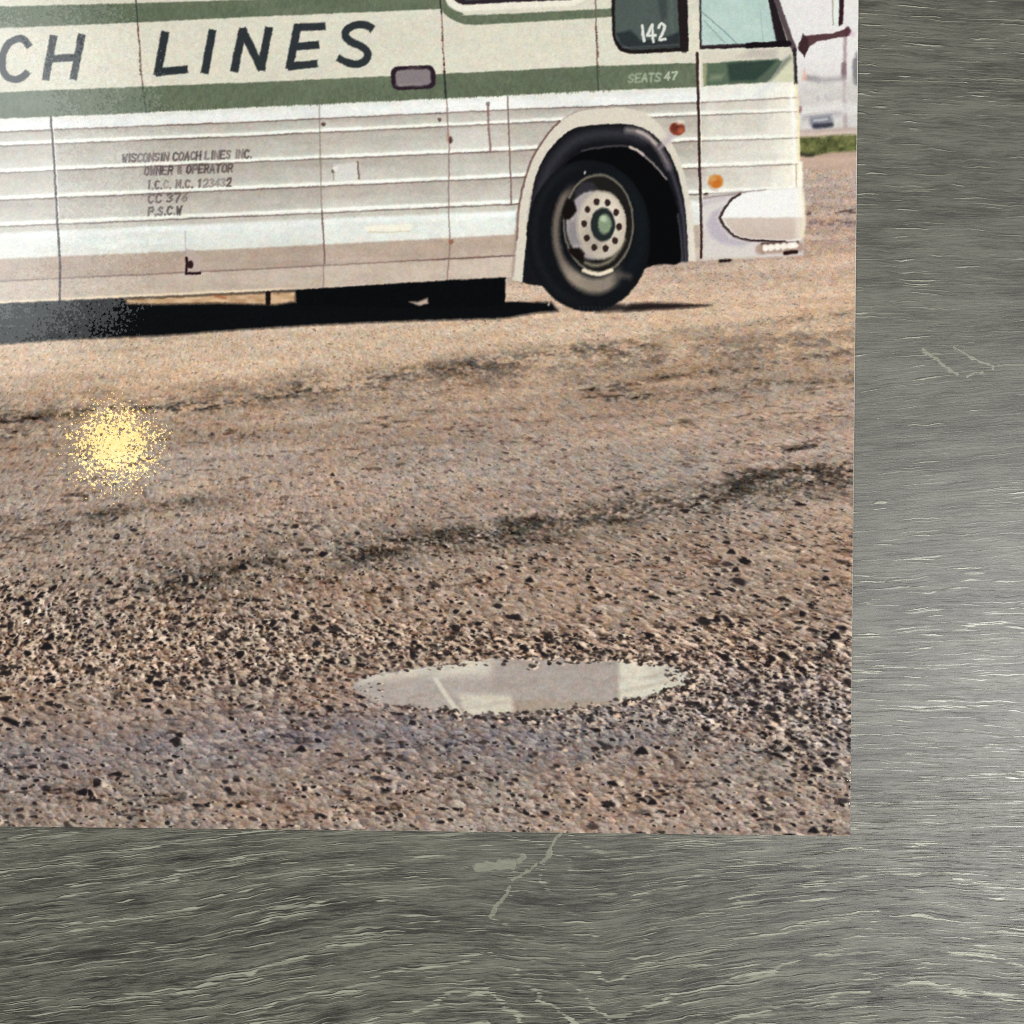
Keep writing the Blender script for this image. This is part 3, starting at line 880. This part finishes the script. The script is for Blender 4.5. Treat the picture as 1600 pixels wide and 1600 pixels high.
stroke([(573, 357), (640, 354)], 8, (240, 236, 218), P_HANDLE, 4, 0.9)
for hx in (580, 593, 606, 619, 633): ellipse(hx, 359, 5, 4.5, (244, 238, 218), P_HANDLE, 3, 0.8)
stroke([(575, 363), (600, 364), (640, 362)], 2, (206, 190, 160), None, 2.4, 0.7)
P_LATCH = part('skirt_latch', P_BUS, 'dark notch and latch at the skirt')
poly([(291, 388), (302, 392), (313, 404), (314, 430), (291, 431)], (186, 168, 160), P_LATCH, 3, 0.8)
stroke([(290, 362), (291, 400)], 1.6, (150, 150, 160), None, 2.4, 0.6)
stroke([(292, 404), (292, 428), (313, 427)], 4.2, (34, 16, 18), P_LATCH, 2.2)
ellipse(298, 414, 5, 6, (44, 26, 26), P_LATCH, 2.4)
stroke([(600, 455), (640, 452)], 2, (80, 66, 58), None, 3, 0.5)
poly([(462, 454), (700, 438), (790, 434), (789, 478), (668, 482), (465, 478)], (6, 7, 9), P_SHADOW, 3)
poly([(640, 472), (652, 472), (668, 466), (669, 474), (655, 478)], (214, 192, 172), P_GROUND, 4, 0.85)

# ---- windows
P_WIN = part('window', P_BUS, 'dark entrance window with number 142')
out = [(955, -120)] + [(955, 0), (956.5, 55)] + smooth_pts([(957, 58), (961, 70), (969, 80), (982, 84.5)], 4) + [(1000, 85), (1076, 80.5), (1074, 0), (1072, -120)]
poly(out, (30, 24, 24), P_WIN, 2.4)
inn = [(960, -115), (961, 55)] + smooth_pts([(962, 58), (966, 67), (973, 74), (984, 78)], 4) + [(1000, 78.5), (1062, 75), (1058, 0), (1055, -115)]
poly(inn, (78, 88, 84), None, 2.6)
poly([(962, 53), (985, 48), (996, 58), (1000, 64), (1030, 62), (1062, 50), (1062, 75), (985, 77), (970, 70)], (40, 46, 48), None, 5, 0.9)
poly([(1026, -60), (1040, -40), (1042, 28), (1034, 34), (1028, 10)], (52, 58, 60), None, 6, 0.6)
stroke([(1048, -20), (1050, 50)], 4, (100, 112, 104), None, 6, 0.4)
stroke([(1066, -60), (1069, 78)], 11, (34, 26, 28), None, 3, 0.9)
stroke([(972, 75), (1000, 74), (1060, 71)], 2.0, (104, 104, 104), None, 2.5, 0.5)
P_WIN2 = part('window', P_BUS, 'dark passenger window cut by the top edge of view')
poly([(700, -140)] + smooth_pts([(702, -20), (706, 0), (714, 8), (726, 10)], 4) + [(800, 6), (895, 1), (905, -4), (906, -140)], (238, 232, 216), None, 4, 0.8, 9)
poly([(700, -140)] + smooth_pts([(702, -20), (707, -3), (714, 5), (724, 8.5)], 4) + [(800, 4.5), (892, 0.5), (902, -5), (904, -140)], (44, 36, 40), P_WIN2, 2.4)
poly([(712, -130), (716, -12), (728, 1), (890, -5), (895, -130)], (92, 104, 112), None, 3, 0.9)
P_WIN3 = part('window', P_BUS, 'pale teal window beside the windscreen pillar')
poly([(1092, -130), (1093, 78), (1150, 76), (1232, 74), (1215, 20), (1190, -130)], (34, 26, 30), P_WIN3, 2.4)
poly([(1094, -125), (1096, 72), (1170, 69), (1212, 65), (1202, 12), (1180, -125)], (180, 202, 194), None, 2.8)
w = window(1090, 1215, -20, 76)
C[w] += (gr[3](X[w] / 18, Y[w] / 14) * 7 * (C[w][..., 1] > 150))[..., None] * np.array([1.1, .7, .8])
stroke([(1094, 18), (1120, 40), (1150, 68)], 1.8, (112, 134, 134), None, 2.2, 0.8)
stroke([(1100, 34), (1132, 68)], 1.8, (124, 146, 146), None, 2.2, 0.7)
stroke([(1188, 20), (1192, 66)], 1.4, (140, 160, 150), None, 2.4, 0.5)
stroke([(1096, 74), (1160, 71)], 2.5, (70, 50, 56), None, 2.4, 0.6)
# left passenger windows above the view
for i in range(5):
    k = part('window', P_BUS) if i < 2 else part('window', P_BUS)
    x0 = 470 - i * 250
    poly([(x0, -230 + (470 - x0) * .03), (x0 + 215, -236 + (470 - x0) * .03), (x0 + 215, -52 + (470 - x0) * .03), (x0, -44 + (470 - x0) * .03)], (56, 60, 62), k, 4)
P_PIL = part('windscreen_pillar', P_BUS)
stroke([(1196, -60), (1212, 0), (1228, 45), (1240, 78)], 9, (84, 72, 76), P_PIL, 2.6)
stroke([(1190, -60), (1204, 0), (1220, 55), (1226, 70)], 8, (32, 26, 30), P_WIN3, 3)
stroke([(1168, 72), (1232, 69)], 9, (22, 16, 20), P_WIN3, 2.4)
stroke([(1240, 78), (1242, 104), (1243, 130)], 6, (42, 36, 42), P_PIL, 2.4)
poly([(1096, 82), (1236, 77), (1237, 92), (1160, 96), (1098, 99)], (208, 200, 184), None, 4, 0.6)
poly([(1150, 90), (1175, 78), (1215, 78), (1214, 92)], (176, 168, 160), None, 7, 0.6)
poly([(1200, 129), (1236, 84), (1240, 90), (1241, 129)], (206, 206, 176), None, 4, 0.85)
poly([(1180, 128), (1234, 86), (1237, 92), (1204, 128)], (84, 92, 84), None, 6, 0.6)
poly([(1186, 150), (1218, 128), (1200, 128), (1178, 150)], (206, 212, 212), None, 8, 0.5)
# brilliant, fringed front edge
stroke([(1243, 132), (1247, 190), (1248, 250), (1250, 290)], 3.5, (240, 226, 176), None, 3, 0.8)
stroke([(1236, 140), (1240, 210), (1242, 290)], 6, (252, 250, 240), None, 6, 0.7)
stroke([(1243, 258), (1244, 292)], 2.2, (172, 140, 100), None, 2.2, 0.6)
stroke([(1250, 256), (1251, 290)], 7, (250, 244, 226), P_NOSE, 4, 0.9)

# ---- mirror
P_MIR = part('mirror', P_BUS, 'dark side mirror and arm on the windscreen pillar')
poly([(1303, -60), (1313, -60), (1312, 40), (1301, 42)], (222, 228, 222), P_MIR, 2.6)
stroke([(1300, -20), (1301, 40)], 2, (150, 140, 120), None, 2.2, 0.8)
poly([(1312, -60), (1320, -60), (1317, 38), (1310, 42)], (48, 26, 32), P_MIR, 2.4)
poly([(1252, 63), (1258, 57), (1300, 53), (1318, 47), (1326, 44), (1328, 54), (1322, 58), (1300, 61), (1275, 66), (1264, 74), (1256, 90), (1246, 76), (1247, 68)], (84, 58, 60), P_MIR, 2.4)
poly([(1249, 70), (1254, 53), (1262, 62), (1262, 78), (1256, 90), (1247, 77)], (56, 36, 40), P_MIR, 2.6, 0.9)
ellipse(1324, 50, 5, 7, (82, 50, 60), P_MIR, 3)
ellipse(1331, 54, 4, 4, (214, 190, 204), None, 5, 0.7)

# ---- lettering
INK = (46, 51, 54)
def ribbon(pts, wd):
    p = np.array(pts, float)
    t = np.gradient(p, axis=0)
    t /= np.linalg.norm(t, axis=1)[:, None]
    nrm = np.stack([-t[:, 1], t[:, 0]], 1) * wd / 2
    return [tuple(q) for q in p + nrm] + [tuple(q) for q in (p - nrm)[::-1]]


def letter(strokes, wd=11.5):
    k = part('painted_letter', P_BUS)
    for s_ in strokes: poly(ribbon(s_, wd), INK, k, 2.6)


letter([smooth_pts([(47, 74), (38, 63), (26, 62), (12, 72), (5, 90), (5, 108), (13, 121), (26, 125), (38, 120), (45, 112)], 4)], 11)
letter([[(85, 56), (72, 126)], [(129, 54), (115, 125)], [(80, 93), (122, 90)]], 11.5)
letter([[(259, 50), (246, 119)], [(244, 114), (294, 109)]], 12.5)
letter([[(333, 47), (320, 116)]], 12.5)
letter([[(380, 45), (366, 113)], [(378, 46), (410, 110)], [(421, 43), (408, 111)]], 12.5)
letter([[(466, 39), (452, 109)], [(461, 44), (509, 42)], [(456, 74), (499, 71)], [(450, 105), (497, 100)]], 12)
letter([smooth_pts([(583, 47), (572, 40), (556, 40), (543, 47), (540, 57), (549, 66), (563, 72), (574, 82), (573, 93), (562, 100), (547, 100), (528, 91)], 4)], 12)

FONT = {
    'A': [[(0, 1), (.5, 0), (1, 1)], [(.2, .65), (.8, .65)]], 'C': [[(1, .15), (.6, 0), (.2, .1), (0, .5), (.2, .9), (.6, 1), (1, .85)]],
    'E': [[(1, 0), (0, 0), (0, 1), (1, 1)], [(0, .5), (.8, .5)]], 'H': [[(0, 0), (0, 1)], [(1, 0), (1, 1)], [(0, .5), (1, .5)]],
    'I': [[(.5, 0), (.5, 1)]], 'L': [[(0, 0), (0, 1), (.9, 1)]], 'M': [[(0, 1), (0, 0), (.5, .7), (1, 0), (1, 1)]],
    'N': [[(0, 1), (0, 0), (1, 1), (1, 0)]], 'O': [[(.5, 0), (.1, .15), (0, .5), (.1, .85), (.5, 1), (.9, .85), (1, .5), (.9, .15), (.5, 0)]],
    'P': [[(0, 1), (0, 0), (.8, 0), (1, .25), (.8, .5), (0, .5)]], 'R': [[(0, 1), (0, 0), (.8, 0), (1, .25), (.8, .5), (0, .5)], [(.5, .5), (1, 1)]],
    'S': [[(1, .12), (.6, 0), (.15, .1), (.1, .35), (.5, .5), (.9, .65), (.85, .9), (.4, 1), (0, .88)]], 'T': [[(0, 0), (1, 0)], [(.5, 0), (.5, 1)]],
    'W': [[(0, 0), (.25, 1), (.5, .3), (.75, 1), (1, 0)]], '1': [[(.25, .2), (.55, 0), (.55, 1)]],
    '2': [[(0, .2), (.3, 0), (.75, 0), (1, .25), (.8, .55), (0, 1), (1, 1)]], '3': [[(0, .1), (.5, 0), (.95, .2), (.5, .47), (1, .72), (.5, 1), (0, .9)]],
    '4': [[(.75, 1), (.75, 0), (0, .7), (1, .7)]], '6': [[(.85, 0), (.25, .4), (0, .75), (.4, 1), (.9, .85), (.8, .5), (.2, .6)]],
    '7': [[(0, 0), (1, 0), (.4, 1)]], '&': [[(1, 1), (.2, .3), (.4, 0), (.7, .2), (.1, .7), (.4, 1), (.9, .6)]], '.': [[(.4, .95), (.45, 1)]], ' ': []}


def text(s, x0, x1, y_left, slope, h, wd, col, lab, soft=2.0, op=0.9, fade=0.0):
    wts = [0.55 if ch in 'I. ' else 1.0 for ch in s]
    tot = sum(wts); cell = (x1 - x0) / tot; cx = x0
    r_ = np.random.default_rng(len(s))
    for ch, wt in zip(s, wts):
        cw = cell * wt * 0.68 if ch != 'I' else cell * 0.3
        for st in FONT[ch]:
            pts = [(cx + q[0] * cw + (1 - q[1]) * h * 0.1, y_left + (cx + q[0] * cw - x0) * slope + q[1] * h) for q in st]
            stroke(pts, wd, col, lab, soft, op * (1 - fade * r_.random()))
        cx += cell * wt


P_TXT = part('small_lettering', P_BUS, 'five lines of small dark operator lettering')
TC = (78, 64, 64)
text('WISCONSIN COACH LINES INC.', 192, 396, 242, -0.036, 12, 3.0, TC, P_TXT, 2.6, 0.9, 0.45)
text('OWNER & OPERATOR', 226, 366, 262, -0.036, 12, 3.0, TC, P_TXT, 2.6, 0.9, 0.4)
text('I.C.C. M.C. 123432', 232, 364, 284, -0.036, 12, 3.0, TC, P_TXT, 2.6, 0.9, 0.6)
text('CC 376', 232, 296, 305, -0.036, 12.5, 3.0, TC, P_TXT, 2.6, 0.9, 0.5)
text('P.S.C.W', 233, 286, 325, -0.03, 12, 3.2, TC, P_TXT, 2.6, 0.9, 0.45)
P_TXT2 = part('small_lettering', P_BUS, 'faded pale seat count lettering on the stripe')
text('SEATS', 982, 1034, 117, -0.05, 12.5, 3.2, (172, 184, 160), P_TXT2, 2.6, 0.8, 0.3)
text('47', 1038, 1060, 114, -0.05, 11.5, 2.8, (192, 200, 176), P_TXT2, 2.4, 0.9)
P_TXT3 = part('fleet_number', P_BUS, 'white fleet number on the dark window')
stroke([(1003, 41), (1006, 65)], 4.6, (218, 220, 212), P_TXT3, 2.2)
stroke([(1020, 66), (1019, 39), (1011, 56), (1024, 56)], 4.4, (218, 220, 212), P_TXT3, 2.2)
stroke(smooth_pts([(1029, 44), (1033, 38), (1038, 42), (1036, 50), (1030, 63), (1039, 62)], 4), 4.4, (218, 220, 212), P_TXT3, 2.2)

# ---- side lamp
P_LAMP = part('side_lamp', P_BUS, 'grey oblong lamp in a dark rubber frame')
def rrect(cx, cy, hw, hh, rd, ang):
    pts = []
    for qx, qy, a0 in ((1, -1, -90), (1, 1, 0), (-1, 1, 90), (-1, -1, 180)):
        for k in range(5):
            t_ = math.radians(a0 + k * 22.5)
            pts.append((qx * (hw - rd) + rd * math.cos(t_), qy * (hh - rd) + rd * math.sin(t_)))
    c_, s_ = math.cos(ang), math.sin(ang)
    return [(cx + p[0] * c_ - p[1] * s_, cy + p[0] * s_ + p[1] * c_) for p in pts]
poly(rrect(646, 122, 34.5, 18.5, 11, -0.04), (42, 30, 38), P_LAMP, 2.6)
poly(rrect(646, 122, 27.5, 12.5, 7, -0.04), (132, 122, 124), None, 3.2)
stroke([(620, 134), (660, 134)], 3, (164, 158, 156), None, 5, 0.5)
stroke([(640, 108), (656, 106)], 4, (96, 80, 80), None, 4, 0.5)

# ---- wheel arch and wheel
def Z(pts): return [(750 + p[0] / 4, 150 + p[1] / 4) for p in pts]
P_ARCH = part('wheel_arch', P_BUS, 'cream wheel arch panel')
arch_out = smooth_pts(Z([(205, 1150), (230, 900), (240, 720), (262, 600), (300, 460), (350, 350), (420, 245), (480, 178), (560, 122), (650, 88), (800, 76), (940, 82), (1050, 120), (1120, 180), (1190, 280), (1250, 410), (1300, 600), (1330, 800), (1345, 1030)]), 4)
arch_in = smooth_pts(Z([(265, 1160), (285, 950), (310, 720), (345, 520), (400, 385), (480, 285), (580, 208), (700, 184), (900, 178), (1000, 196), (1080, 242), (1150, 312), (1210, 420), (1250, 540), (1280, 700), (1295, 900), (1300, 1035)]), 4)
poly(arch_out + arch_in[::-1], (214, 206, 190), P_ARCH, 3.0)
stroke(arch_out[4:30], 3.2, (92, 62, 58), None, 2.4, 0.75)
stroke(arch_out[30:42], 2.2, (150, 132, 122), None, 2.6, 0.5)
stroke(Z([(236, 740), (222, 900), (205, 1120)]), 4, (150, 130, 120), None, 4, 0.6)
stroke(Z([(1310, 700), (1328, 1020)]), 8, (226, 220, 208), None, 8, 0.6)
P_FLARE = part('wheel_arch_lip', P_BUS, 'black rubber wheel arch lip')
poly(arch_in + Z([(1150, 1035), (1000, 1090), (700, 1200), (400, 1190), (300, 1178), (265, 1165)]), (20, 20, 24), P_FLARE, 2.6)
ground_again(Z([(1110, 1055), (1160, 1032), (1250, 1042), (1320, 1042), (1500, 1042), (1500, 1300), (950, 1300), (1020, 1210), (1070, 1120)]))
mid = smooth_pts(Z([(345, 900), (350, 700), (400, 520), (470, 400), (580, 290), (720, 245), (900, 240), (1000, 262), (1080, 315), (1150, 410), (1200, 520), (1235, 650), (1262, 850), (1272, 1020)]), 4)
stroke(mid[2:30], 16, (52, 52, 58), None, 12, 0.8)
stroke(smooth_pts(Z([(920, 215), (1000, 232), (1080, 290), (1140, 372), (1180, 450)]), 4), 9, (150, 138, 138), None, 8, 0.75)
stroke(smooth_pts(Z([(985, 222), (1040, 246), (1095, 300)]), 4), 5, (206, 190, 180), None, 5, 0.8)
stroke(smooth_pts(Z([(1180, 440), (1225, 560), (1262, 720), (1280, 900), (1285, 1030)]), 4), 5, (84, 80, 92), None, 6, 0.7)
P_OPEN = part('wheel_opening', P_BUS, 'black opening above the front wheel')
poly(smooth_pts(Z([(500, 480), (560, 400), (680, 345), (850, 320), (940, 322), (1020, 372), (1100, 445), (1160, 515), (1200, 600), (1235, 720), (1250, 850), (1252, 1036), (1140, 1050)]), 4) + Z([(1060, 1060), (700, 900), (480, 640)]), (5, 4, 6), P_OPEN, 3)
stroke(smooth_pts(Z([(640, 345), (800, 318), (935, 320), (1020, 368), (1100, 442), (1160, 512)]), 4), 2.6, (96, 90, 92), None, 2.8, 0.6)
stroke(smooth_pts(Z([(938, 322), (985, 345), (1020, 372)]), 4), 4, (214, 196, 184), None, 3, 0.9)
stroke(smooth_pts(Z([(1020, 372), (1100, 448), (1165, 522)]), 4), 2.6, (168, 158, 156), None, 2.6, 0.7)
stroke(Z([(1235, 740), (1255, 900), (1262, 1030)]), 3, (110, 116, 126), None, 3, 0.5)
P_TYRE = part('tyre', P_BUS, 'dark front tyre')
ellipse(920, 369, 97, 118, (15, 17, 20), P_TYRE, 3)
w = window(1000, 1040, 330, 480)
# black recess hides the tyre's far side
poly(Z([(1050, 470), (1150, 560), (1215, 700), (1240, 860), (1245, 1036), (1110, 1052), (1062, 980), (1060, 800), (1040, 600)]), (4, 4, 6), None, 8, 0.9)
ellipse(921, 366, 86, 108, (32, 34, 37), None, 8, 0.45, ring=10, cut=lambda u, v: sstep(0.2, -0.6, u) * 0.9 + 0.1)
ellipse(928, 360, 74, 92, (20, 27, 31), None, 10, 0.5, ring=16, cut=lambda u, v: sstep(-0.2, 0.8, u))
# dusty sidewall crescents
ellipse(928, 362, 60, 84, (150, 134, 120), None, 7, 0.8, ring=11, cut=lambda u, v: sstep(0.35, -0.25, u + 0.35 * np.abs(v + 0.1)) * sstep(-0.98, -0.6, v) * 0.85)
ellipse(930, 365, 58, 82, (158, 144, 128), None, 8, 0.85, ring=17, cut=lambda u, v: sstep(0.45, 0.85, v) * sstep(0.85, 0.35, u))
stroke(Z([(880, 1120), (930, 1130)]), 8, (120, 106, 98), None, 9, 0.5)
P_RIM = part('wheel_rim', P_BUS, 'pale ten stud wheel with dark hand holes')
ellipse(935, 350, 53, 76, (28, 26, 24), P_RIM, 3)
ellipse(935, 350, 54, 76, (132, 126, 110), None, 2.6, 0.75, ring=3)
stroke(smooth_pts(Z([(648, 1092), (700, 1110), (760, 1112), (822, 1090)]), 4), 6, (236, 222, 196), None, 3.5, 0.95)
ellipse(925, 352, 40, 54, (162, 154, 154), P_RIM, 4)
poly(Z([(545, 640), (590, 665), (606, 720), (560, 775), (520, 770), (512, 720)]), (20, 14, 12), None, 4)
poly(Z([(548, 960), (620, 950), (655, 985), (640, 1040), (600, 1020), (560, 985)]), (20, 14, 12), None, 4)
poly(Z([(640, 545), (700, 540), (740, 585), (650, 600), (600, 640), (590, 600)]), (52, 48, 56), None, 5, 0.85)
poly(Z([(560, 790), (600, 780), (610, 850), (640, 930), (560, 930), (545, 860)]), (120, 114, 116), None, 8, 0.6)
ellipse(940.5, 352, 37.5, 52, (196, 185, 168), P_RIM, 3)
ellipse(948, 340, 20, 30, (230, 219, 202), None, 16, 0.7)
ellipse(926, 372, 18, 26, (150, 140, 128), None, 16, 0.5)
ellipse(939, 352, 38, 52.5, (190, 178, 160), None, 2.6, 0.5, ring=3)
stroke(smooth_pts(Z([(660, 1045), (720, 1060), (800, 1040), (860, 980), (900, 900)]), 4), 5, (206, 196, 166), None, 5, 0.5)
P_STUD = []
for q in ((728, 665), (795, 670), (850, 730), (868, 820), (842, 905), (785, 955), (715, 950), (668, 890), (650, 800), (672, 712)):
    k = part('wheel_stud', P_BUS)
    zx, zy = Z([q])[0]
    ellipse(zx, zy, 4.6, 5.4, (40, 26, 24), k, 2.4, 0.95)
P_HUB = part('wheel_hub', P_BUS, 'dark hub with an olive cap')
ellipse(942, 351.5, 19, 26.5, (34, 40, 40), P_HUB, 3)
ellipse(944.5, 350.5, 10.5, 15.5, (128, 146, 118), P_HUB, 4)
ellipse(943, 342, 5, 5, (190, 204, 176), None, 5, 0.8)
ellipse(914, 270.5, 1.4, 2.6, (210, 214, 210), None, 2, 0.8)
ellipse(857, 476, 1.4, 2.6, (210, 210, 204), None, 2, 0.8)
# tread marks along the foot of the tyre
for i in range(14):
    tx = 905 + i * 6.4
    stroke([(tx, 470 + 10 * math.cos((tx - 922) / 70)), (tx + 1.5, 477 + 6 * math.cos((tx - 922) / 70))], 2, (52, 54, 58), None, 2.5, 0.5)
# foot of the wheel: shadow line on the gravel
poly(Z([(940, 1300), (1120, 1290), (1300, 1305), (1420, 1312), (1200, 1330), (900, 1345)]), (34, 26, 26), P_SHADOW, 7, 0.9)

# ---- marker lights and bumper
P_MK = [part('marker_light', P_BUS, 'dark red marker light above the door line'), part('marker_light', P_BUS, 'orange turn light above the bumper')]
poly([(1046, 208), (1056, 214), (1044, 226), (1030, 234), (1032, 222)], (184, 170, 172), None, 6, 0.7)
ellipse(1058, 202, 12, 10.5, (128, 60, 42), P_MK[0], 3)
ellipse(1056, 200, 7, 6, (92, 40, 30), None, 5, 0.8)
ellipse(1064, 205, 5, 5, (176, 96, 66), None, 5, 0.8)
ellipse(1062, 192, 6, 3.5, (240, 226, 208), None, 4, 0.7)
ellipse(1118, 284, 11.5, 11, (196, 124, 54), P_MK[1], 4)
ellipse(1120, 287, 6, 6, (190, 98, 30), None, 5, 0.7)
ellipse(1113, 280, 5, 5, (206, 160, 104), None, 6, 0.7)
stroke([(1106, 288), (1112, 296), (1120, 298)], 2.5, (176, 160, 150), None, 3, 0.6)
P_BUMP = part('bumper', P_BUS, 'white wrapped bumper end with a dark rubber edge')
poly([(1097, 305), (1150, 300), (1256, 294), (1254, 400), (1190, 403), (1100, 407)], (210, 203, 198), None, 5, 0.9)
poly([(1104, 350), (1112, 332), (1126, 325), (1120, 345), (1140, 372), (1170, 380), (1160, 386), (1128, 382), (1110, 370)], (180, 172, 182), None, 7, 0.85)
stroke([(1100, 310), (1130, 306), (1168, 301), (1195, 298)], 3, (120, 100, 98), None, 4, 0.7)
stroke([(1100, 318), (1130, 310)], 7, (180, 172, 180), None, 7, 0.5)
bp = smooth_pts([(1124, 341), (1132, 326), (1144, 311), (1170, 301), (1215, 297), (1250, 295)], 4) + smooth_pts([(1253, 310), (1255, 340), (1252, 374)], 4) + smooth_pts([(1225, 377), (1170, 375), (1146, 369), (1132, 355)], 4)
poly(bp, (238, 237, 233), P_BUMP, 2.6)
stroke([(1156, 305), (1144, 311), (1132, 326), (1124, 341), (1132, 355), (1146, 369), (1170, 375.5), (1225, 378)], 4.6, (58, 42, 42), P_BUMP, 3.2)
poly([(p[0] + (3 if p[0] < 1180 else 1.5), p[1] - (2 if p[1] > 340 else -1)) for p in bp], (238, 237, 233), None, 2.8)
w, a = poly_alpha([(p[0] + 4, p[1] - 2) for p in bp], 4)
blend(w, a * sstep(338, 343, Y[w]), (204, 188, 176))
blend(w, a * sstep(345, 372, Y[w]) * 0.35, (182, 164, 152))
blend(w, a * sstep(1236, 1250, X[w]) * 0.5, (246, 240, 222))
stroke([(1253, 300), (1256, 340), (1251, 372)], 2.5, (238, 222, 186), None, 2.6, 0.8)
stroke([(1188, 390), (1247, 386)], 16, (168, 142, 126), None, 5, 0.9)
stroke([(1190, 382), (1246, 379)], 4, (70, 46, 44), None, 3, 0.9)
for i, hx in enumerate((1195, 1204, 1214, 1224, 1234, 1241)):
    ellipse(hx, 388 - i * 1.0, 5.5, 5.5, (250, 244, 232), None, 3.5, 0.9)
stroke([(1189, 384), (1191, 396)], 3, (150, 126, 110), None, 3, 0.7)
stroke([(1226, 396), (1243, 394)], 6, (38, 20, 18), P_BUMP, 3)
stroke([(1125, 408), (1140, 407)], 5, (34, 24, 24), None, 3)
stroke([(1100, 405), (1190, 402)], 3, (196, 180, 160), None, 4, 0.5)

# ---- film and print grain over the whole picture
gn = np.random.default_rng(77)
grain_l = gr[5](X0 / 1.9, Y0 / 1.9) * 3.6 + gr[6](X0 / 3.4, Y0 / 3.4) * 3.0
grain_c = np.stack([gr[7](X0 / 4.2, Y0 / 4.2), gr[8](X0 / 4.2, Y0 / 4.2), gr[9](X0 / 4.2, Y0 / 4.2)], -1) * 3.0
lum = C.mean(-1, keepdims=True)
C += (grain_l[..., None] + grain_c) * (0.35 + 0.65 * np.clip(lum / 150, 0, 1))

ALB = np.clip(lin(np.clip(C, 0, 255)) * 0.98, 0.0015, 0.90)


def print_material():
    mat = bpy.data.materials.new('glossy_photo_print')
    n = Nodes(mat)
    att = n.new('ShaderNodeAttribute', attribute_name='ink')
    tc = n.new('ShaderNodeTexCoord')
    fine = n.noise(tc.outputs['Object'], 9000.0, 1.0)
    ink = n.mix(n.step(fine, 0.25, 0.75), (0.93, 0.93, 0.93, 1), (1.07, 1.07, 1.07, 1))
    col = n.mix(1.0, att.outputs['Color'], ink, 'MULTIPLY')
    n.link(col, n.bsdf.inputs['Base Color'])
    n.bsdf.inputs['Roughness'].default_value = 0.035
    n.bsdf.inputs['IOR'].default_value = 1.5
    # orange-peel of the gloss coat: very slight ripples of the surface normal
    geo = n.new('ShaderNodeNewGeometry')

    def ripple(scale, amp, detail=1.0):
        c = n.noise(tc.outputs['Object'], scale, detail, 0.6, color=True)
        s = n.new('ShaderNodeVectorMath', operation='SUBTRACT')
        n.link(c, s.inputs[0]); s.inputs[1].default_value = (0.5, 0.5, 0.5)
        k = n.new('ShaderNodeVectorMath', operation='SCALE')
        n.link(s.outputs[0], k.inputs[0]); k.inputs['Scale'].default_value = amp
        return k.outputs[0]
    add = n.new('ShaderNodeVectorMath', operation='ADD')
    n.link(ripple(2300.0, 0.046), add.inputs[0]); n.link(ripple(800.0, 0.016), add.inputs[1])
    add2 = n.new('ShaderNodeVectorMath', operation='ADD')
    n.link(geo.outputs['Normal'], add2.inputs[0]); n.link(add.outputs[0], add2.inputs[1])
    nz = n.new('ShaderNodeVectorMath', operation='NORMALIZE')
    n.link(add2.outputs[0], nz.inputs[0])
    n.link(nz.outputs[0], n.bsdf.inputs['Normal'])
    return mat


Z_PAPER, Z_INK = 0.00026, 0.00028
pw = np.stack([wx(X0), wy(Y0), np.full_like(X0, Z_INK)], -1).reshape(-1, 3).astype(np.float32)
root = bpy.data.objects.new('photo_print', None)
scene.collection.objects.link(root)
root.empty_display_size = 0.02
tag(root, 'glossy colour photo print of a white and green bus on gravel', 'photograph')
MAT = print_material()
albf = np.concatenate([ALB, np.ones((NY, NX, 1), np.float32)], -1).reshape(-1, 4).astype(np.float32)
idx = np.arange(NX * NY).reshape(NY, NX)
quads = np.stack([idx[1:, :-1], idx[1:, 1:], idx[:-1, 1:], idx[:-1, :-1]], -1).reshape(-1, 4)
ql = L[:-1, :-1].reshape(-1)
order = np.argsort(ql, kind='stable')
bounds = np.searchsorted(ql[order], np.arange(len(PARTS) + 1))
objs = {}
for k, (name, owner, label) in enumerate(PARTS):
    sel = quads[order[bounds[k]:bounds[k + 1]]]
    if len(sel) < 4: continue
    vid, inv = np.unique(sel, return_inverse=True)
    me = bpy.data.meshes.new(name)
    fill_mesh(me, pw[vid], inv.reshape(-1, 4))
    ca = me.color_attributes.new('ink', 'FLOAT_COLOR', 'POINT')
    ca.data.foreach_set('color', albf[vid].ravel())
    me.materials.append(MAT)
    o = bpy.data.objects.new(name, me)
    scene.collection.objects.link(o)
    objs[k] = o
    o.parent = root if owner is None else objs[owner]
    if label: o['label'] = label


def paper_material():
    mat = bpy.data.materials.new('paper_base')
    n = Nodes(mat)
    tc = n.new('ShaderNodeTexCoord')
    f = n.noise(tc.outputs['Object'], 4000.0, 2.0)
    n.link(n.mix(f, rgba(206, 202, 190), rgba(232, 228, 216)), n.bsdf.inputs['Base Color'])
    n.bsdf.inputs['Roughness'].default_value = 0.6
    return mat


def build_paper():
    g, gb = 0.55, 0.1
    cs = []
    for u, v in ((-2250 - g, gb), (gb, gb), (g * 2, -1800 - g), (-2250 - g, -1800 - g)):
        q = P0 + u * EX + v * EY
        cs.append((wx(q[0]), wy(q[1])))
    verts = [(x_, y_, 0.00001) for x_, y_ in cs] + [(x_, y_, Z_PAPER) for x_, y_ in cs]
    faces = [(3, 2, 1, 0), (4, 5, 6, 7)] + [(i, (i + 1) % 4, 4 + (i + 1) % 4, 4 + i) for i in range(4)]
    me = bpy.data.meshes.new('paper_sheet')
    me.from_pydata(verts, [], faces)
    me.materials.append(paper_material())
    o = bpy.data.objects.new('paper_sheet', me)
    scene.collection.objects.link(o)
    o.parent = root
    o['label'] = 'white paper base showing at the print edge'


build_paper()
